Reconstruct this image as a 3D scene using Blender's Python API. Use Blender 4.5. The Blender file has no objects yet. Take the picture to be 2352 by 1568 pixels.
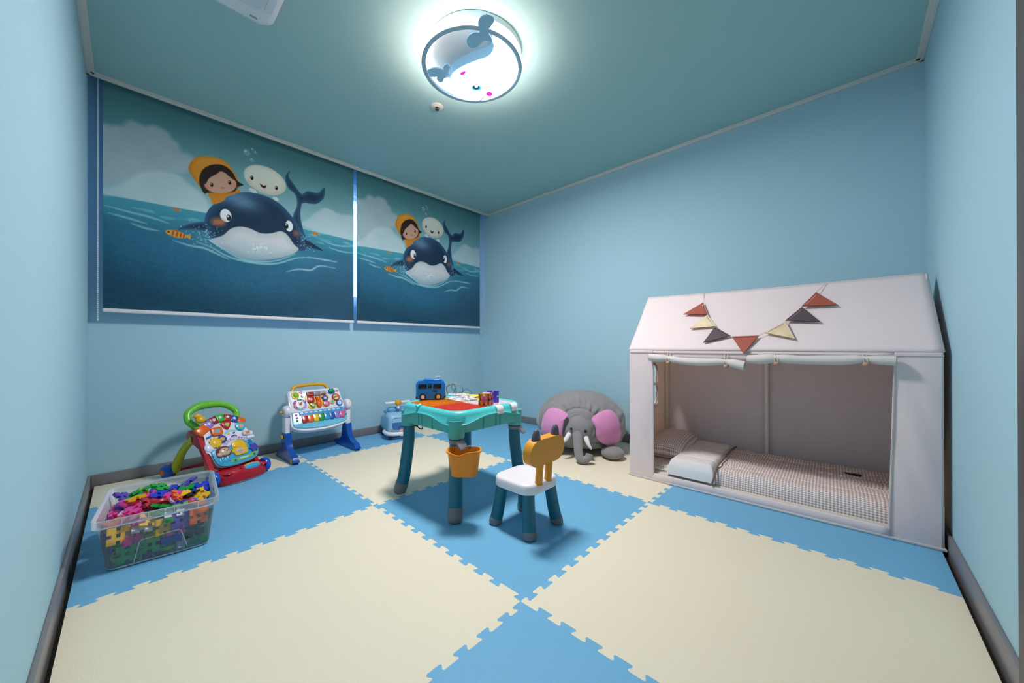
import bpy, bmesh, math, random
import numpy as np
from mathutils import Vector, Matrix

PI = math.pi
rnd = random.Random(7)
scene = bpy.context.scene
COL = scene.collection

# ------------------------------------------------------------------ camera, world, exposure
F_PX, YAW, CAM = 827.81, 0.76553, Vector((-0.8718, -0.7567, 0.8165))
PITCH, ROLL, PPX, PPY = 0.00206, -0.0015, -23.57, 7.24
cam = bpy.data.cameras.new('camera')
cam.sensor_width = 36.0
cam.lens = F_PX * 36.0 / 2352.0
cam.shift_x = -PPX / 2352.0
cam.shift_y = PPY / 2352.0
cam.clip_start = 0.02
cam_ob = bpy.data.objects.new('camera', cam)
COL.objects.link(cam_ob)
fw = Vector((math.cos(YAW) * math.cos(PITCH), math.sin(YAW) * math.cos(PITCH), math.sin(PITCH)))
rt = Vector((math.sin(YAW), -math.cos(YAW), 0))
up = rt.cross(fw)
rt2 = rt * math.cos(ROLL) + up * math.sin(ROLL)
up2 = up * math.cos(ROLL) - rt * math.sin(ROLL)
mw = Matrix((rt2, up2, -fw)).transposed().to_4x4()
mw.translation = CAM
cam_ob.matrix_world = mw
scene.camera = cam_ob

world = bpy.data.worlds.new('sky')
scene.world = world
world.use_nodes = True
bgn = world.node_tree.nodes['Background']
bgn.inputs[0].default_value = (0.16, 0.42, 1.0, 1)
bgn.inputs[1].default_value = 2.4

scene.view_settings.view_transform = 'Standard'
scene.view_settings.look = 'None'
scene.view_settings.exposure = 1.92
scene.view_settings.gamma = 1.0
scene.view_settings.use_curve_mapping = False
scene.cycles.use_denoising = True
scene.cycles.max_bounces = 6
scene.cycles.diffuse_bounces = 5
scene.cycles.glossy_bounces = 2
scene.cycles.transparent_max_bounces = 12
scene.cycles.caustics_reflective = False
scene.cycles.caustics_refractive = False
scene.cycles.sample_clamp_indirect = 6.0
scene.cycles.sample_clamp_direct = 1.6
scene.cycles.use_adaptive_sampling = True
scene.cycles.adaptive_threshold = 0.05
scene.cycles.adaptive_min_samples = 16
scene.cycles.use_light_tree = False
LAMP_FACE, LAMP_RING = 44.0, 10.0

# ------------------------------------------------------------------ materials
def lin(h):
    if isinstance(h, str):
        h = h.lstrip('#')
        c = [int(h[i:i + 2], 16) / 255 for i in (0, 2, 4)]
    else:
        c = list(h)
    return tuple((x / 12.92 if x <= .04045 else ((x + .055) / 1.055) ** 2.4) for x in c) + (1.0,)

MATS = {}
def M(name, col, rough=.5, spec=.5, var=0.0, vscale=8.0, bump=0.0, bscale=300.0, metal=0.0, emit=0.0, emit_col=None, coat=0.0, trans=0.0, sheen=0.0):
    """a plain surface: base colour with optional soft colour variation and fine relief"""
    if name in MATS:
        return MATS[name]
    m = bpy.data.materials.new(name)
    m.use_nodes = True
    nt = m.node_tree
    b = nt.nodes['Principled BSDF']
    c = lin(col)
    b.inputs['Base Color'].default_value = c
    b.inputs['Roughness'].default_value = rough
    b.inputs['Specular IOR Level'].default_value = spec
    b.inputs['Metallic'].default_value = metal
    b.inputs['Coat Weight'].default_value = coat
    b.inputs['Coat Roughness'].default_value = .12
    b.inputs['Sheen Weight'].default_value = sheen
    if emit:
        b.inputs['Emission Color'].default_value = lin(emit_col) if emit_col else c
        b.inputs['Emission Strength'].default_value = emit
    if var or bump:
        tc = nt.nodes.new('ShaderNodeTexCoord')
    if var:
        n = nt.nodes.new('ShaderNodeTexNoise')
        n.inputs['Scale'].default_value = vscale
        n.inputs['Detail'].default_value = 2
        nt.links.new(tc.outputs['Object'], n.inputs['Vector'])
        r = nt.nodes.new('ShaderNodeValToRGB')
        r.color_ramp.elements[0].position = .3
        r.color_ramp.elements[1].position = .7
        r.color_ramp.elements[0].color = tuple(x * (1 - var) for x in c[:3]) + (1,)
        r.color_ramp.elements[1].color = tuple(min(1, x * (1 + var)) for x in c[:3]) + (1,)
        nt.links.new(n.outputs['Fac'], r.inputs['Fac'])
        nt.links.new(r.outputs['Color'], b.inputs['Base Color'])
    if bump:
        n2 = nt.nodes.new('ShaderNodeTexNoise')
        n2.inputs['Scale'].default_value = bscale
        n2.inputs['Detail'].default_value = 1
        nt.links.new(tc.outputs['Object'], n2.inputs['Vector'])
        bp = nt.nodes.new('ShaderNodeBump')
        bp.inputs['Strength'].default_value = bump
        bp.inputs['Distance'].default_value = .004
        nt.links.new(n2.outputs['Fac'], bp.inputs['Height'])
        nt.links.new(bp.outputs['Normal'], b.inputs['Normal'])
    if trans:
        t = nt.nodes.new('ShaderNodeBsdfTransparent')
        t.inputs['Color'].default_value = tuple(.5 + .5 * x for x in c[:3]) + (1,)
        mx = nt.nodes.new('ShaderNodeMixShader')
        mx.inputs[0].default_value = trans
        nt.links.new(b.outputs[0], mx.inputs[1])
        nt.links.new(t.outputs[0], mx.inputs[2])
        nt.links.new(mx.outputs[0], nt.nodes['Material Output'].inputs['Surface'])
    MATS[name] = m
    return m

def gloss(name, col, rough=.28):
    return M(name, col, rough=rough, spec=.5)

def gingham(name, light, dark, period):
    """woven check in cloth coordinates (UV in metres)"""
    m = bpy.data.materials.new(name); m.use_nodes = True
    nt = m.node_tree; b = nt.nodes['Principled BSDF']
    b.inputs['Roughness'].default_value = .9
    b.inputs['Specular IOR Level'].default_value = .15
    uv = nt.nodes.new('ShaderNodeUVMap')
    sp = nt.nodes.new('ShaderNodeSeparateXYZ')
    nt.links.new(uv.outputs[0], sp.inputs[0])
    outs = []
    for k in (0, 1):
        mu = nt.nodes.new('ShaderNodeMath'); mu.operation = 'MULTIPLY'; mu.inputs[1].default_value = 1 / period
        fr = nt.nodes.new('ShaderNodeMath'); fr.operation = 'FRACT'
        gt = nt.nodes.new('ShaderNodeMath'); gt.operation = 'GREATER_THAN'; gt.inputs[1].default_value = .48
        nt.links.new(sp.outputs[k], mu.inputs[0]); nt.links.new(mu.outputs[0], fr.inputs[0]); nt.links.new(fr.outputs[0], gt.inputs[0])
        outs.append(gt)
    ad = nt.nodes.new('ShaderNodeMath'); ad.operation = 'ADD'
    nt.links.new(outs[0].outputs[0], ad.inputs[0]); nt.links.new(outs[1].outputs[0], ad.inputs[1])
    hf = nt.nodes.new('ShaderNodeMath'); hf.operation = 'MULTIPLY'; hf.inputs[1].default_value = .5
    nt.links.new(ad.outputs[0], hf.inputs[0])
    mx = nt.nodes.new('ShaderNodeMix'); mx.data_type = 'RGBA'
    mx.inputs[6].default_value = lin(light); mx.inputs[7].default_value = lin(dark)
    nt.links.new(hf.outputs[0], mx.inputs[0]); nt.links.new(mx.outputs[2], b.inputs['Base Color'])
    MATS[name] = m
    return m

def clear_plastic(name, tint, haze, rough=.12):
    """milky see-through plastic: part transparent, part soft white surface, with a gloss on top"""
    m = bpy.data.materials.new(name); m.use_nodes = True
    nt = m.node_tree; b = nt.nodes['Principled BSDF']
    b.inputs['Base Color'].default_value = lin(tint)
    b.inputs['Roughness'].default_value = rough
    t = nt.nodes.new('ShaderNodeBsdfTransparent'); t.inputs['Color'].default_value = (.93, .95, .97, 1)
    fr = nt.nodes.new('ShaderNodeFresnel'); fr.inputs['IOR'].default_value = 1.3
    ad = nt.nodes.new('ShaderNodeMath'); ad.operation = 'ADD'; ad.inputs[1].default_value = haze; ad.use_clamp = True
    mx = nt.nodes.new('ShaderNodeMixShader')
    nt.links.new(fr.outputs[0], ad.inputs[0]); nt.links.new(ad.outputs[0], mx.inputs[0])
    nt.links.new(t.outputs[0], mx.inputs[1]); nt.links.new(b.outputs[0], mx.inputs[2])
    nt.links.new(mx.outputs[0], nt.nodes['Material Output'].inputs['Surface'])
    MATS[name] = m
    return m

# ------------------------------------------------------------------ mesh helpers
def T(x=0, y=0, z=0): return Matrix.Translation((x, y, z))
def RX(a): return Matrix.Rotation(a, 4, 'X')
def RY(a): return Matrix.Rotation(a, 4, 'Y')
def RZ(a): return Matrix.Rotation(a, 4, 'Z')

def rrect(a, b, r, n=6):
    """rounded rectangle outline, half sizes a and b"""
    pts = []
    for cx, cy, a0 in ((a - r, b - r, 0), (-a + r, b - r, PI / 2), (-a + r, -b + r, PI), (a - r, -b + r, 1.5 * PI)):
        for i in range(n + 1):
            t = a0 + PI / 2 * i / n
            pts.append((cx + r * math.cos(t), cy + r * math.sin(t)))
    return pts

def circ(r, n=24, cx=0, cy=0, ry=None):
    return [(cx + r * math.cos(2 * PI * i / n), cy + (ry or r) * math.sin(2 * PI * i / n)) for i in range(n)]

def gear(r0, r1, k, n=4):
    pts = []
    for i in range(k * n):
        t = 2 * PI * i / (k * n)
        pts.append(((r0 + (r1 - r0) * (.5 + .5 * math.cos(k * t))) * math.cos(t), (r0 + (r1 - r0) * (.5 + .5 * math.cos(k * t))) * math.sin(t)))
    return pts

def star(r0, r1, k=5, rot=PI / 2):
    return [((r1 if i % 2 == 0 else r0) * math.cos(rot + PI * i / k), (r1 if i % 2 == 0 else r0) * math.sin(rot + PI * i / k)) for i in range(2 * k)]

def spline(pts, n=6, closed=False):
    P = [Vector(p) for p in pts]
    out = []
    m = len(P)
    for i in range(m if closed else m - 1):
        p0 = P[i - 1] if (closed or i > 0) else P[0]
        p1, p2 = P[i], P[(i + 1) % m]
        p3 = P[(i + 2) % m] if (closed or i + 2 < m) else P[-1]
        for k in range(n):
            t = k / n
            out.append(.5 * ((2 * p1) + (p2 - p0) * t + (2 * p0 - 5 * p1 + 4 * p2 - p3) * t * t + (3 * p1 - p0 - 3 * p2 + p3) * t ** 3))
    if not closed:
        out.append(P[-1])
    return [tuple(p) for p in out]

def area2(p): return sum(p[i][0] * p[(i + 1) % len(p)][1] - p[(i + 1) % len(p)][0] * p[i][1] for i in range(len(p)))

class MB:
    """collects shapes into ONE mesh"""
    def __init__(s, M0=None):
        s.v, s.f, s.M0 = [], [], M0
    def put(s, verts, faces, Mx=None):
        A = s.M0 @ Mx if (s.M0 and Mx) else (s.M0 or Mx)
        n = len(s.v)
        s.v += [tuple(A @ Vector(p)) for p in verts] if A else [tuple(p) for p in verts]
        s.f += [tuple(i + n for i in f) for f in faces]
        return s
    def bmesh(s, bm, Mx=None):
        bm.verts.index_update()
        s.put([v.co[:] for v in bm.verts], [[v.index for v in f.verts] for f in bm.faces], Mx)
        bm.free()
        return s
    def box(s, c, d, r=0, seg=2, Mx=None):
        bm = bmesh.new()
        bmesh.ops.create_cube(bm, size=1)
        for v in bm.verts: v.co = Vector((v.co.x * d[0], v.co.y * d[1], v.co.z * d[2]))
        if r: bmesh.ops.bevel(bm, geom=bm.edges[:], offset=min(r, min(d) * .49), segments=seg, affect='EDGES', profile=.5)
        for v in bm.verts: v.co += Vector(c)
        return s.bmesh(bm, Mx)
    def prism(s, poly, z0, z1, bev=0, seg=2, Mx=None, bottom=False):
        if area2(poly) < 0: poly = poly[::-1]
        bm = bmesh.new()
        vs = [bm.verts.new((p[0], p[1], z0)) for p in poly]
        vt = [bm.verts.new((p[0], p[1], z1)) for p in poly]
        n = len(poly)
        bm.faces.new(vs[::-1]); top = bm.faces.new(vt)
        for i in range(n): bm.faces.new((vs[i], vs[(i + 1) % n], vt[(i + 1) % n], vt[i]))
        if bev: bmesh.ops.bevel(bm, geom=list(top.edges), offset=bev, segments=seg, affect='EDGES', profile=.5)
        return s.bmesh(bm, Mx)
    def lathe(s, prof, n=20, Mx=None, cap=True):
        V, Fc = [], []
        for r, z in prof:
            V += [(r * math.cos(2 * PI * i / n), r * math.sin(2 * PI * i / n), z) for i in range(n)]
        for k in range(len(prof) - 1):
            for i in range(n):
                j = (i + 1) % n
                Fc.append((k * n + i, k * n + j, (k + 1) * n + j, (k + 1) * n + i))
        ring_ = prof[0] == prof[-1]
        if prof[0][0] > 1e-6 and cap and not ring_: Fc.append(tuple(range(n))[::-1])
        if prof[-1][0] > 1e-6 and cap and not ring_: Fc.append(tuple((len(prof) - 1) * n + i for i in range(n)))
        return s.put(V, Fc, Mx)
    def loft(s, loops, cap0=True, cap1=True, Mx=None, closed=False):
        n = len(loops[0]); V = [p for l in loops for p in l]; Fc = []
        m = len(loops)
        for k in range(m if closed else m - 1):
            for i in range(n):
                j = (i + 1) % n; k2 = (k + 1) % m
                Fc.append((k * n + i, k * n + j, k2 * n + j, k2 * n + i))
        if not closed:
            if cap0: Fc.append(tuple(range(n))[::-1])
            if cap1: Fc.append(tuple((m - 1) * n + i for i in range(n)))
        return s.put(V, Fc, Mx)
    def tube(s, pts, r, n=10, Mx=None, closed=False, flat=1.0):
        P = [Vector(p) for p in pts]; m = len(P)
        R = r if isinstance(r, (list, tuple)) else [r] * m
        tang = []
        for i in range(m):
            a = P[(i - 1) % m] if (closed or i > 0) else P[0]
            b = P[(i + 1) % m] if (closed or i < m - 1) else P[-1]
            t = (b - a); tang.append(t.normalized() if t.length > 1e-9 else Vector((0, 0, 1)))
        nrm = tang[0].orthogonal().normalized()
        loops = []
        for i in range(m):
            nrm = (nrm - tang[i] * nrm.dot(tang[i]))
            nrm = nrm.normalized() if nrm.length > 1e-6 else tang[i].orthogonal().normalized()
            bn = tang[i].cross(nrm)
            loops.append([tuple(P[i] + nrm * R[i] * math.cos(2 * PI * k / n) + bn * R[i] * flat * math.sin(2 * PI * k / n)) for k in range(n)])
        return s.loft(loops, Mx=Mx, closed=closed)
    def ell(s, c, rad, nu=20, nv=12, Mx=None, fn=None):
        V, Fc = [], []
        for j in range(1, nv):
            ph = -PI / 2 + PI * j / nv
            for i in range(nu):
                t = 2 * PI * i / nu
                V.append((math.cos(ph) * math.cos(t), math.cos(ph) * math.sin(t), math.sin(ph)))
        V += [(0, 0, -1), (0, 0, 1)]
        a, b = len(V) - 2, len(V) - 1
        for j in range(nv - 2):
            for i in range(nu):
                k = (i + 1) % nu
                Fc.append((j * nu + i, j * nu + k, (j + 1) * nu + k, (j + 1) * nu + i))
        for i in range(nu):
            k = (i + 1) % nu
            Fc.append((a, k, i)); Fc.append(((nv - 2) * nu + i, (nv - 2) * nu + k, b))
        V = [(c[0] + p[0] * rad[0], c[1] + p[1] * rad[1], c[2] + p[2] * rad[2]) for p in V]
        if fn: V = [fn(p) for p in V]
        return s.put(V, Fc, Mx)
    def mesh(s, name, smooth=.6):
        me = bpy.data.meshes.new(name)
        me.from_pydata(s.v, [], s.f)
        bm = bmesh.new(); bm.from_mesh(me)
        bmesh.ops.remove_doubles(bm, verts=bm.verts, dist=1e-6)
        bmesh.ops.recalc_face_normals(bm, faces=bm.faces)
        bm.to_mesh(me); bm.free()
        if smooth:
            me.shade_smooth()
            me.set_sharp_from_angle(angle=smooth)
        return me

def link(name, me, mat, parent=None, Mx=None):
    o = bpy.data.objects.new(name, me)
    COL.objects.link(o)
    if mat is not None and len(me.materials) == 0: me.materials.append(mat)
    if parent: o.parent = parent
    if Mx is not None: o.matrix_local = Mx
    return o
def obj(name, mb, mat, parent=None, smooth=.6, label=None):
    o = link(name, mb.mesh(name, smooth), mat, parent)
    if label: o['label'] = label
    return o
def tag(o, label, cat, group=None, kind=None):
    o['label'] = label; o['category'] = cat
    if group: o['group'] = group
    if kind: o['kind'] = kind
    return o
def thing(name, label, cat, loc=(0, 0, 0), rz=0.0, group=None):
    o = bpy.data.objects.new(name, None)
    COL.objects.link(o)
    o.empty_display_size = .05
    o.location = loc; o.rotation_euler = (0, 0, rz)
    return tag(o, label, cat, group)
def struct(name, mb, mat, label=None, smooth=.6, parent=None):
    o = obj(name, mb, mat, parent, smooth)
    o['kind'] = 'structure'
    if label: o['label'] = label
    return o
def sheet(name, fn, nu, nv, mat, parent=None, thick=0.0, uvfn=None):
    """surface from fn(u, v) with UVs in metres"""
    V = [fn(i / nu, j / nv) for j in range(nv + 1) for i in range(nu + 1)]
    Fc = [(j * (nu + 1) + i, j * (nu + 1) + i + 1, (j + 1) * (nu + 1) + i + 1, (j + 1) * (nu + 1) + i) for j in range(nv) for i in range(nu)]
    me = bpy.data.meshes.new(name); me.from_pydata(V, [], Fc)
    uvl = me.uv_layers.new(name='UVMap')
    for l in me.loops:
        k = l.vertex_index; i, j = k % (nu + 1), k // (nu + 1)
        uvl.data[l.index].uv = uvfn(i / nu, j / nv) if uvfn else (i / nu, j / nv)
    me.shade_smooth()
    o = link(name, me, mat, parent)
    if thick:
        md = o.modifiers.new('thick', 'SOLIDIFY'); md.thickness = thick; md.offset = -1
    return o
def vnoise(seed):
    r = random.Random(seed)
    ph = [(r.uniform(.6, 1.4), r.uniform(0, 6.28), r.uniform(-1, 1), r.uniform(-1, 1), r.uniform(-1, 1)) for _ in range(10)]
    def f(x, y, z=0.0):
        return sum(math.sin(a * 6.28 * (x * cx + y * cy + z * cz) + p) for a, p, cx, cy, cz in ph) / 5
    return f

# ------------------------------------------------------------------ the room
XL, XR, YF, YB, ZC = -1.0276, 2.054, -1.0507, 2.4265, 2.335
YPOCKET = 2.277                                           # the ceiling stops here: open curtain pocket above the blinds
WALL = M('wall_paint', '#a7ccda', rough=.8, spec=.12, bump=.06, bscale=160)
CEIL = M('ceiling_paper', '#a0c5c5', rough=.85, spec=.15, bump=.06, bscale=120)
TRIM = M('trim_white', '#d9d6cf', rough=.5)
BASEB = M('baseboard_grey', '#7f7d80', rough=.4, var=.06, vscale=6)
t = .12
struct('floor', MB().box(((XL + XR) / 2, (YF + YB) / 2, -.07), (XR - XL + .4, YB - YF + .4, .1)), M('subfloor', '#4a4038', rough=.7), smooth=0)
floor = bpy.data.objects['floor']
struct('ceiling', MB().box(((XL + XR) / 2, (YF - .1 + YPOCKET) / 2, ZC + .05), (XR - XL + .2, YPOCKET - YF + .1, .1)).box(((XL + XR) / 2, (YPOCKET + YB) / 2 + .1, ZC + .2), (XR - XL + .2, YB - YPOCKET + .3, .06)).box(((XL + XR) / 2, YPOCKET - .01, ZC + .12), (XR - XL + .2, .02, .16)), CEIL, smooth=0)
struct('wall_left', MB().box((XL - t / 2, (YF + YB) / 2, 1.2), (t, YB - YF + .24, 2.6)), WALL, smooth=0)
struct('wall_right', MB().box((XR + t / 2, (YF + YB) / 2, 1.2), (t, YB - YF + .24, 2.6)), WALL, smooth=0)
struct('wall_front', MB().box(((XL + XR) / 2, YF - t / 2, 1.2), (XR - XL, t, 2.6)), WALL, smooth=0)
WX0, WX1, WZ0, WZ1 = -.72, 1.78, 1.17, 2.26                # window opening
wb = MB()
for x0, x1, z0, z1 in ((XL, XR, -.1, WZ0), (XL, XR, WZ1, 2.6), (XL, WX0, WZ0, WZ1), (WX1, XR, WZ0, WZ1)):
    wb.box(((x0 + x1) / 2, YB + t / 2, (z0 + z1) / 2), (x1 - x0, t, z1 - z0))
struct('wall_back', wb, WALL, smooth=0)

win = struct('window_1', MB().box(((WX0 + WX1) / 2, YB + .06, WZ0 + .03), (WX1 - WX0, .09, .06), .004).box(((WX0 + WX1) / 2, YB + .06, WZ1 - .05), (WX1 - WX0, .09, .10), .004)
             .box((WX0 + .03, YB + .06, (WZ0 + WZ1) / 2), (.06, .09, WZ1 - WZ0 - .18), .004).box((WX1 - .03, YB + .06, (WZ0 + WZ1) / 2), (.06, .09, WZ1 - WZ0 - .18), .004),
             M('window_vinyl', '#e6e7ec', rough=.35), 'white vinyl window frame behind the roller blinds')
glassm = clear_plastic('window_glass', '#dfe8f0', .03, .02)
for x0, x1 in ((WX0 + .06, .10), (.10, .98), (.98, WX1 - .06)):
    sash = obj('sash', MB().box(((x0 + x1) / 2, YB + .065, WZ0 + .075), (x1 - x0, .03, .03), .003).box(((x0 + x1) / 2, YB + .065, WZ1 - .115), (x1 - x0, .03, .03), .003)
               .box((x0 + .018, YB + .065, (WZ0 + WZ1) / 2 - .02), (.036, .03, WZ1 - WZ0 - .23), .003).box((x1 - .018, YB + .065, (WZ0 + WZ1) / 2 - .02), (.036, .03, WZ1 - WZ0 - .23), .003), MATS['window_vinyl'], win)
    obj('pane', MB().box(((x0 + x1) / 2, YB + .065, (WZ0 + WZ1) / 2 - .02), (x1 - x0 - .07, .006, WZ1 - WZ0 - .25)), glassm, sash, smooth=0)

# baseboards: thin grey vinyl skirting
bh, bt = .064, .012
for nm, c, d in (('baseboard_left', (XL + bt / 2, (YF + YB) / 2, bh / 2 - .01), (bt, YB - YF - .002, bh + .02)),
                 ('baseboard_back', ((XL + XR) / 2, YB - bt / 2, bh / 2 - .01), (XR - XL - .026, bt, bh + .02)),
                 ('baseboard_right', (XR - bt / 2, (YF + YB) / 2, bh / 2 - .01), (bt, YB - YF - .002, bh + .02)),
                 ('baseboard_front', ((.482 + XR) / 2, YF + bt / 2, bh / 2 - .01), (XR - .482 - .014, bt, bh + .02))):
    struct(nm, MB().box(c, d, .003), BASEB)
# stepped ceiling trims; the one at the window edges the curtain pocket
def trim(nm, x0, y0, x1, y1, nx, ny):
    m = MB()
    for w, h in ((.032, .009), (.016, .016)):
        if nx: m.box((x0 + nx * w / 2, (y0 + y1) / 2, ZC - h / 2), (w, y1 - y0, h), .002)
        else: m.box(((x0 + x1) / 2, y0 + ny * w / 2, ZC - h / 2), (x1 - x0, w, h), .002)
    struct(nm, m, TRIM)
trim('trim_1', XL, YF, XL, YPOCKET, 1, 0)
trim('trim_2', XR, YF, XR, YPOCKET, -1, 0)
trim('trim_3', XL, YF, XR, YF, 0, 1)
trim('trim_4', XL, YPOCKET, XR, YPOCKET, 0, -1)

# door in the wall beside the camera: its frame closes the picture at one edge
door = struct('door_1', MB().box((.45, YF + .012, 1.02), (.064, .03, 2.08), .003).box((-.36, YF + .012, 1.02), (.064, .03, 2.08), .003).box((.065, YF + .012, 2.06), (.91, .03, .064), .003), M('door_frame_grey', '#55504f', rough=.5), 'dark grey door frame')
leaf = obj('door_leaf', MB().box((.065, YF + .006, 1.0), (.78, .018, 2.03), .003), M('door_wood', '#6a5f58', rough=.5, var=.08), door)
obj('door_handle', MB().tube([(-.25, YF + .015, 1.0), (-.25, YF + .05, 1.0), (-.14, YF + .05, 1.0)], .009), M('steel', '#b8bcc0', rough=.25, metal=1.0), door)

# ------------------------------------------------------------------ foam puzzle mats, one metre square, laid as a checkerboard
MAT_BLUE = M('foam_blue', '#70b1d8', rough=.5, spec=.35, bump=.22, bscale=210)
MAT_CREAM = M('foam_cream', '#ece1c9', rough=.5, spec=.35, bump=.22, bscale=210)
DEP = .022
def teeth_x():                                            # teeth of the tile below a seam that runs along x
    return [(0, .028)] + [(.058 + k / 12, .104 + k / 12) for k in range(11)] + [(.959, 1.0)]
def teeth_y():                                            # teeth of the tile on the low-x side of a seam that runs along y
    return [(0, .031)] + [(.1 - .0 + (k - 1) / 12 - .000, .146 + (k - 1) / 12) for k in range(1, 11)] + [(.933, 1.0)]
def seam(teeth):
    P = [(0.0, 0.0)]
    for n, (a, b) in enumerate(teeth):
        if a > 0: P += [(a + .0035, DEP), (a + .0068, DEP - .003), (a + .0068, DEP - .006), (a + .0005, .006), (a + .0005, .003), (a + .004, 0)]
        if b < 1: P += [(b - .004, 0), (b - .0005, .003), (b - .0005, .006), (b - .0068, DEP - .006), (b - .0068, DEP - .003), (b - .0035, DEP)]
    P.append((1.0, 0.0))
    return P
SX, SY = seam(teeth_x()), seam(teeth_y())
X0M, X1M, Y0M, Y1M = XL + .026, XR - .018, YF + .028, YB - .024
def line_x(i, j): return [(i + s, j - d) for s, d in SX]
def line_y(i, j): return [(i + d, j + s) for s, d in SY]
for iy in (-1, 0, 1, 2):
    for ix in (-1, 0, 1):
        P = []
        ya = Y0M if iy == -1 else iy
        yb = Y1M if iy == 2 else iy + 1
        xa = X0M if ix == -1 else ix
        xb = X1M if ix == 1 else ix + 1
        P += [(max(xa, min(xb, x)), y) for x, y in line_x(ix, iy)] if iy > -1 else [(xa, ya), (xb, ya)]
        P += [p for p in line_y(ix + 1, iy) if ya <= p[1] <= yb] if ix < 1 else []
        P += [(max(xa, min(xb, x)), y) for x, y in line_x(ix, iy + 1)][::-1] if iy < 2 else [(xb if ix == 1 else xb, yb), (xa, yb)]
        if ix == 1:
            P = [p for p in P]
            P = [(xb, p[1]) if abs(p[0] - 2) < 1e-6 else p for p in P]
        P += [p for p in line_y(ix, iy) if ya <= p[1] <= yb][::-1] if ix > -1 else []
        if ix == -1: P = [(xa, p[1]) if p[0] <= -1 + 1e-6 else p for p in P]
        Q = []
        for p in P:
            if not Q or (Vector(p) - Vector(Q[-1])).length > 1e-5: Q.append(p)
        if (Vector(Q[0]) - Vector(Q[-1])).length < 1e-5: Q.pop()
        blue = (ix + iy) % 2 == 0
        o = obj('mat_tile', MB().prism(Q, -.019, -.0002 * (abs(ix * 3 + iy) % 4)), MAT_BLUE if blue else MAT_CREAM, floor, smooth=.3)


# ------------------------------------------------------------------ ceiling lamp: glowing ring with a whale-shaped light panel
LZ = 2.245
lamp = thing('ceiling_lamp', 'round whale-shaped ceiling lamp with a glowing ring and blue tail fins', 'lamp', (.365, .645, ZC))
dz = LZ - ZC
LBLUE = M('lamp_blue', '#9ccbe4', rough=.4)
LGREY = M('lamp_grey', '#a9c2d2', rough=.4)
obj('base_plate', MB().lathe([(.236, -.001), (.24, -.004), (.24, -.032), (.236, -.036), (.0, -.036)], 56, T(.012, -.012, 0)), M('lamp_base', '#c3ccd0', rough=.6), lamp)
ring = obj('ring', MB().lathe([(.2375, dz), (.2565, dz), (.2575, dz + .003), (.2545, dz + .004), (.240, dz + .034), (.2375, dz + .032), (.236, dz + .003), (.2375, dz)], 72, T(.004, .0, 0)), LGREY, lamp)
ledm = M('lamp_led', '#ffffff', emit=LAMP_RING, emit_col='#ffdccb')
inm = M('lamp_led_soft', '#ffffff', emit=.3, emit_col='#fff0e2')
obj('inner_light_band', MB().lathe([(.2395, dz + .012), (.2355, dz + .013), (.2365, dz + .030), (.2395, dz + .031)], 72, T(.004, 0, 0), cap=False), inm, ring)
obj('light_band', MB().lathe([(.250, dz + .004), (.257, dz + .005), (.257, dz + .032), (.250, dz + .034)], 72, T(.004, 0, 0), cap=False), ledm, ring)
for a in (-.7, .5, 1.4):
    obj('bracket', MB().box((.245 * math.cos(a) + .004, .245 * math.sin(a), (dz + .03 - .001) / 2 + .008), (.012, .012, -dz - .03), .002), LGREY, lamp)
diff = [(-0.0568, -0.2069), (-0.0541, -0.2185), (-0.0388, -0.2275), (0.0098, -0.2307), (0.0679, -0.2213), (0.1287, -0.1968), (0.183, -0.1592), (0.2187, -0.1096), (0.2353, -0.052), (0.2387, 0.0186), (0.2287, 0.0756), (0.2084, 0.1252), (0.1662, 0.1696), (0.1242, 0.1952), (0.0838, 0.2046), (0.0323, 0.1889), (-0.0139, 0.1536), (-0.0432, 0.1131), (-0.0498, 0.0672), (-0.0401, 0.0064), (-0.0198, -0.0566), (0.0005, -0.1117), (-0.0008, -0.15), (-0.0189, -0.1823), (-0.0454, -0.1978)]
dout = spline(diff, 5, True)
whale = obj('whale_body', MB().prism(dout, dz + .004, -.03), LBLUE, lamp, smooth=.9)
def inset(poly, d):
    n = len(poly); sgn = 1 if area2(poly) > 0 else -1; out = []
    for i in range(n):
        a, b = Vector(poly[i - 1]), Vector(poly[(i + 1) % n])
        t_ = (b - a); nn = Vector((-t_.y, t_.x)).normalized() * sgn
        out.append(tuple(Vector(poly[i]) + nn * d))
    return out
facem = M('lamp_panel', '#ffffff', emit=LAMP_FACE, emit_col='#fff7f4')
obj('light_panel', MB().prism(inset(dout, .004), dz - .002, dz + .004), facem, whale, smooth=.9)
zf = dz - .0026
def decal(name, poly, col, e, z=zf, th=.0006):
    m_ = M('decal_' + col[1:], col, rough=.5, emit=e); m_.cycles.emission_sampling = 'NONE'
    return obj(name, MB().prism(poly, z - th, z), m_, whale, smooth=0)
def rot2(p, a, c): return [(c[0] + x * math.cos(a) - y * math.sin(a), c[1] + x * math.sin(a) + y * math.cos(a)) for x, y in p]
decal('cheek', rot2(circ(.0175, 24, ry=.0095), math.atan2(-.0344, .0058), (-.0173, .0492)), '#e0108e', .55)
decal('cheek', rot2(circ(.0185, 24, ry=.0175), .4, (.1877, .0625)), '#e0108e', .55)
decal('eye', rot2(circ(.0275, 28, ry=.0225), -.8, (.1042, .0789)), '#31a9e6', .55)
decal('pupil', rot2(circ(.0190, 24, ry=.017), -.8, (.1000, .0755)), '#474a66', .12, zf - .0007)
decal('eye_glint', rot2(circ(.0085, 20, ry=.008), -.8, (.0945, .0685)), '#ffffff', 3.0, zf - .0014)
mo = spline([(0.1596, 0.1616), (0.1834, 0.1555), (0.1929, 0.1336), (0.1889, 0.1103), (0.1776, 0.0995), (0.1674, 0.0968)], 5)
mp = [Vector(p) for p in mo]; ctr = Vector((.165, .13))
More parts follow.
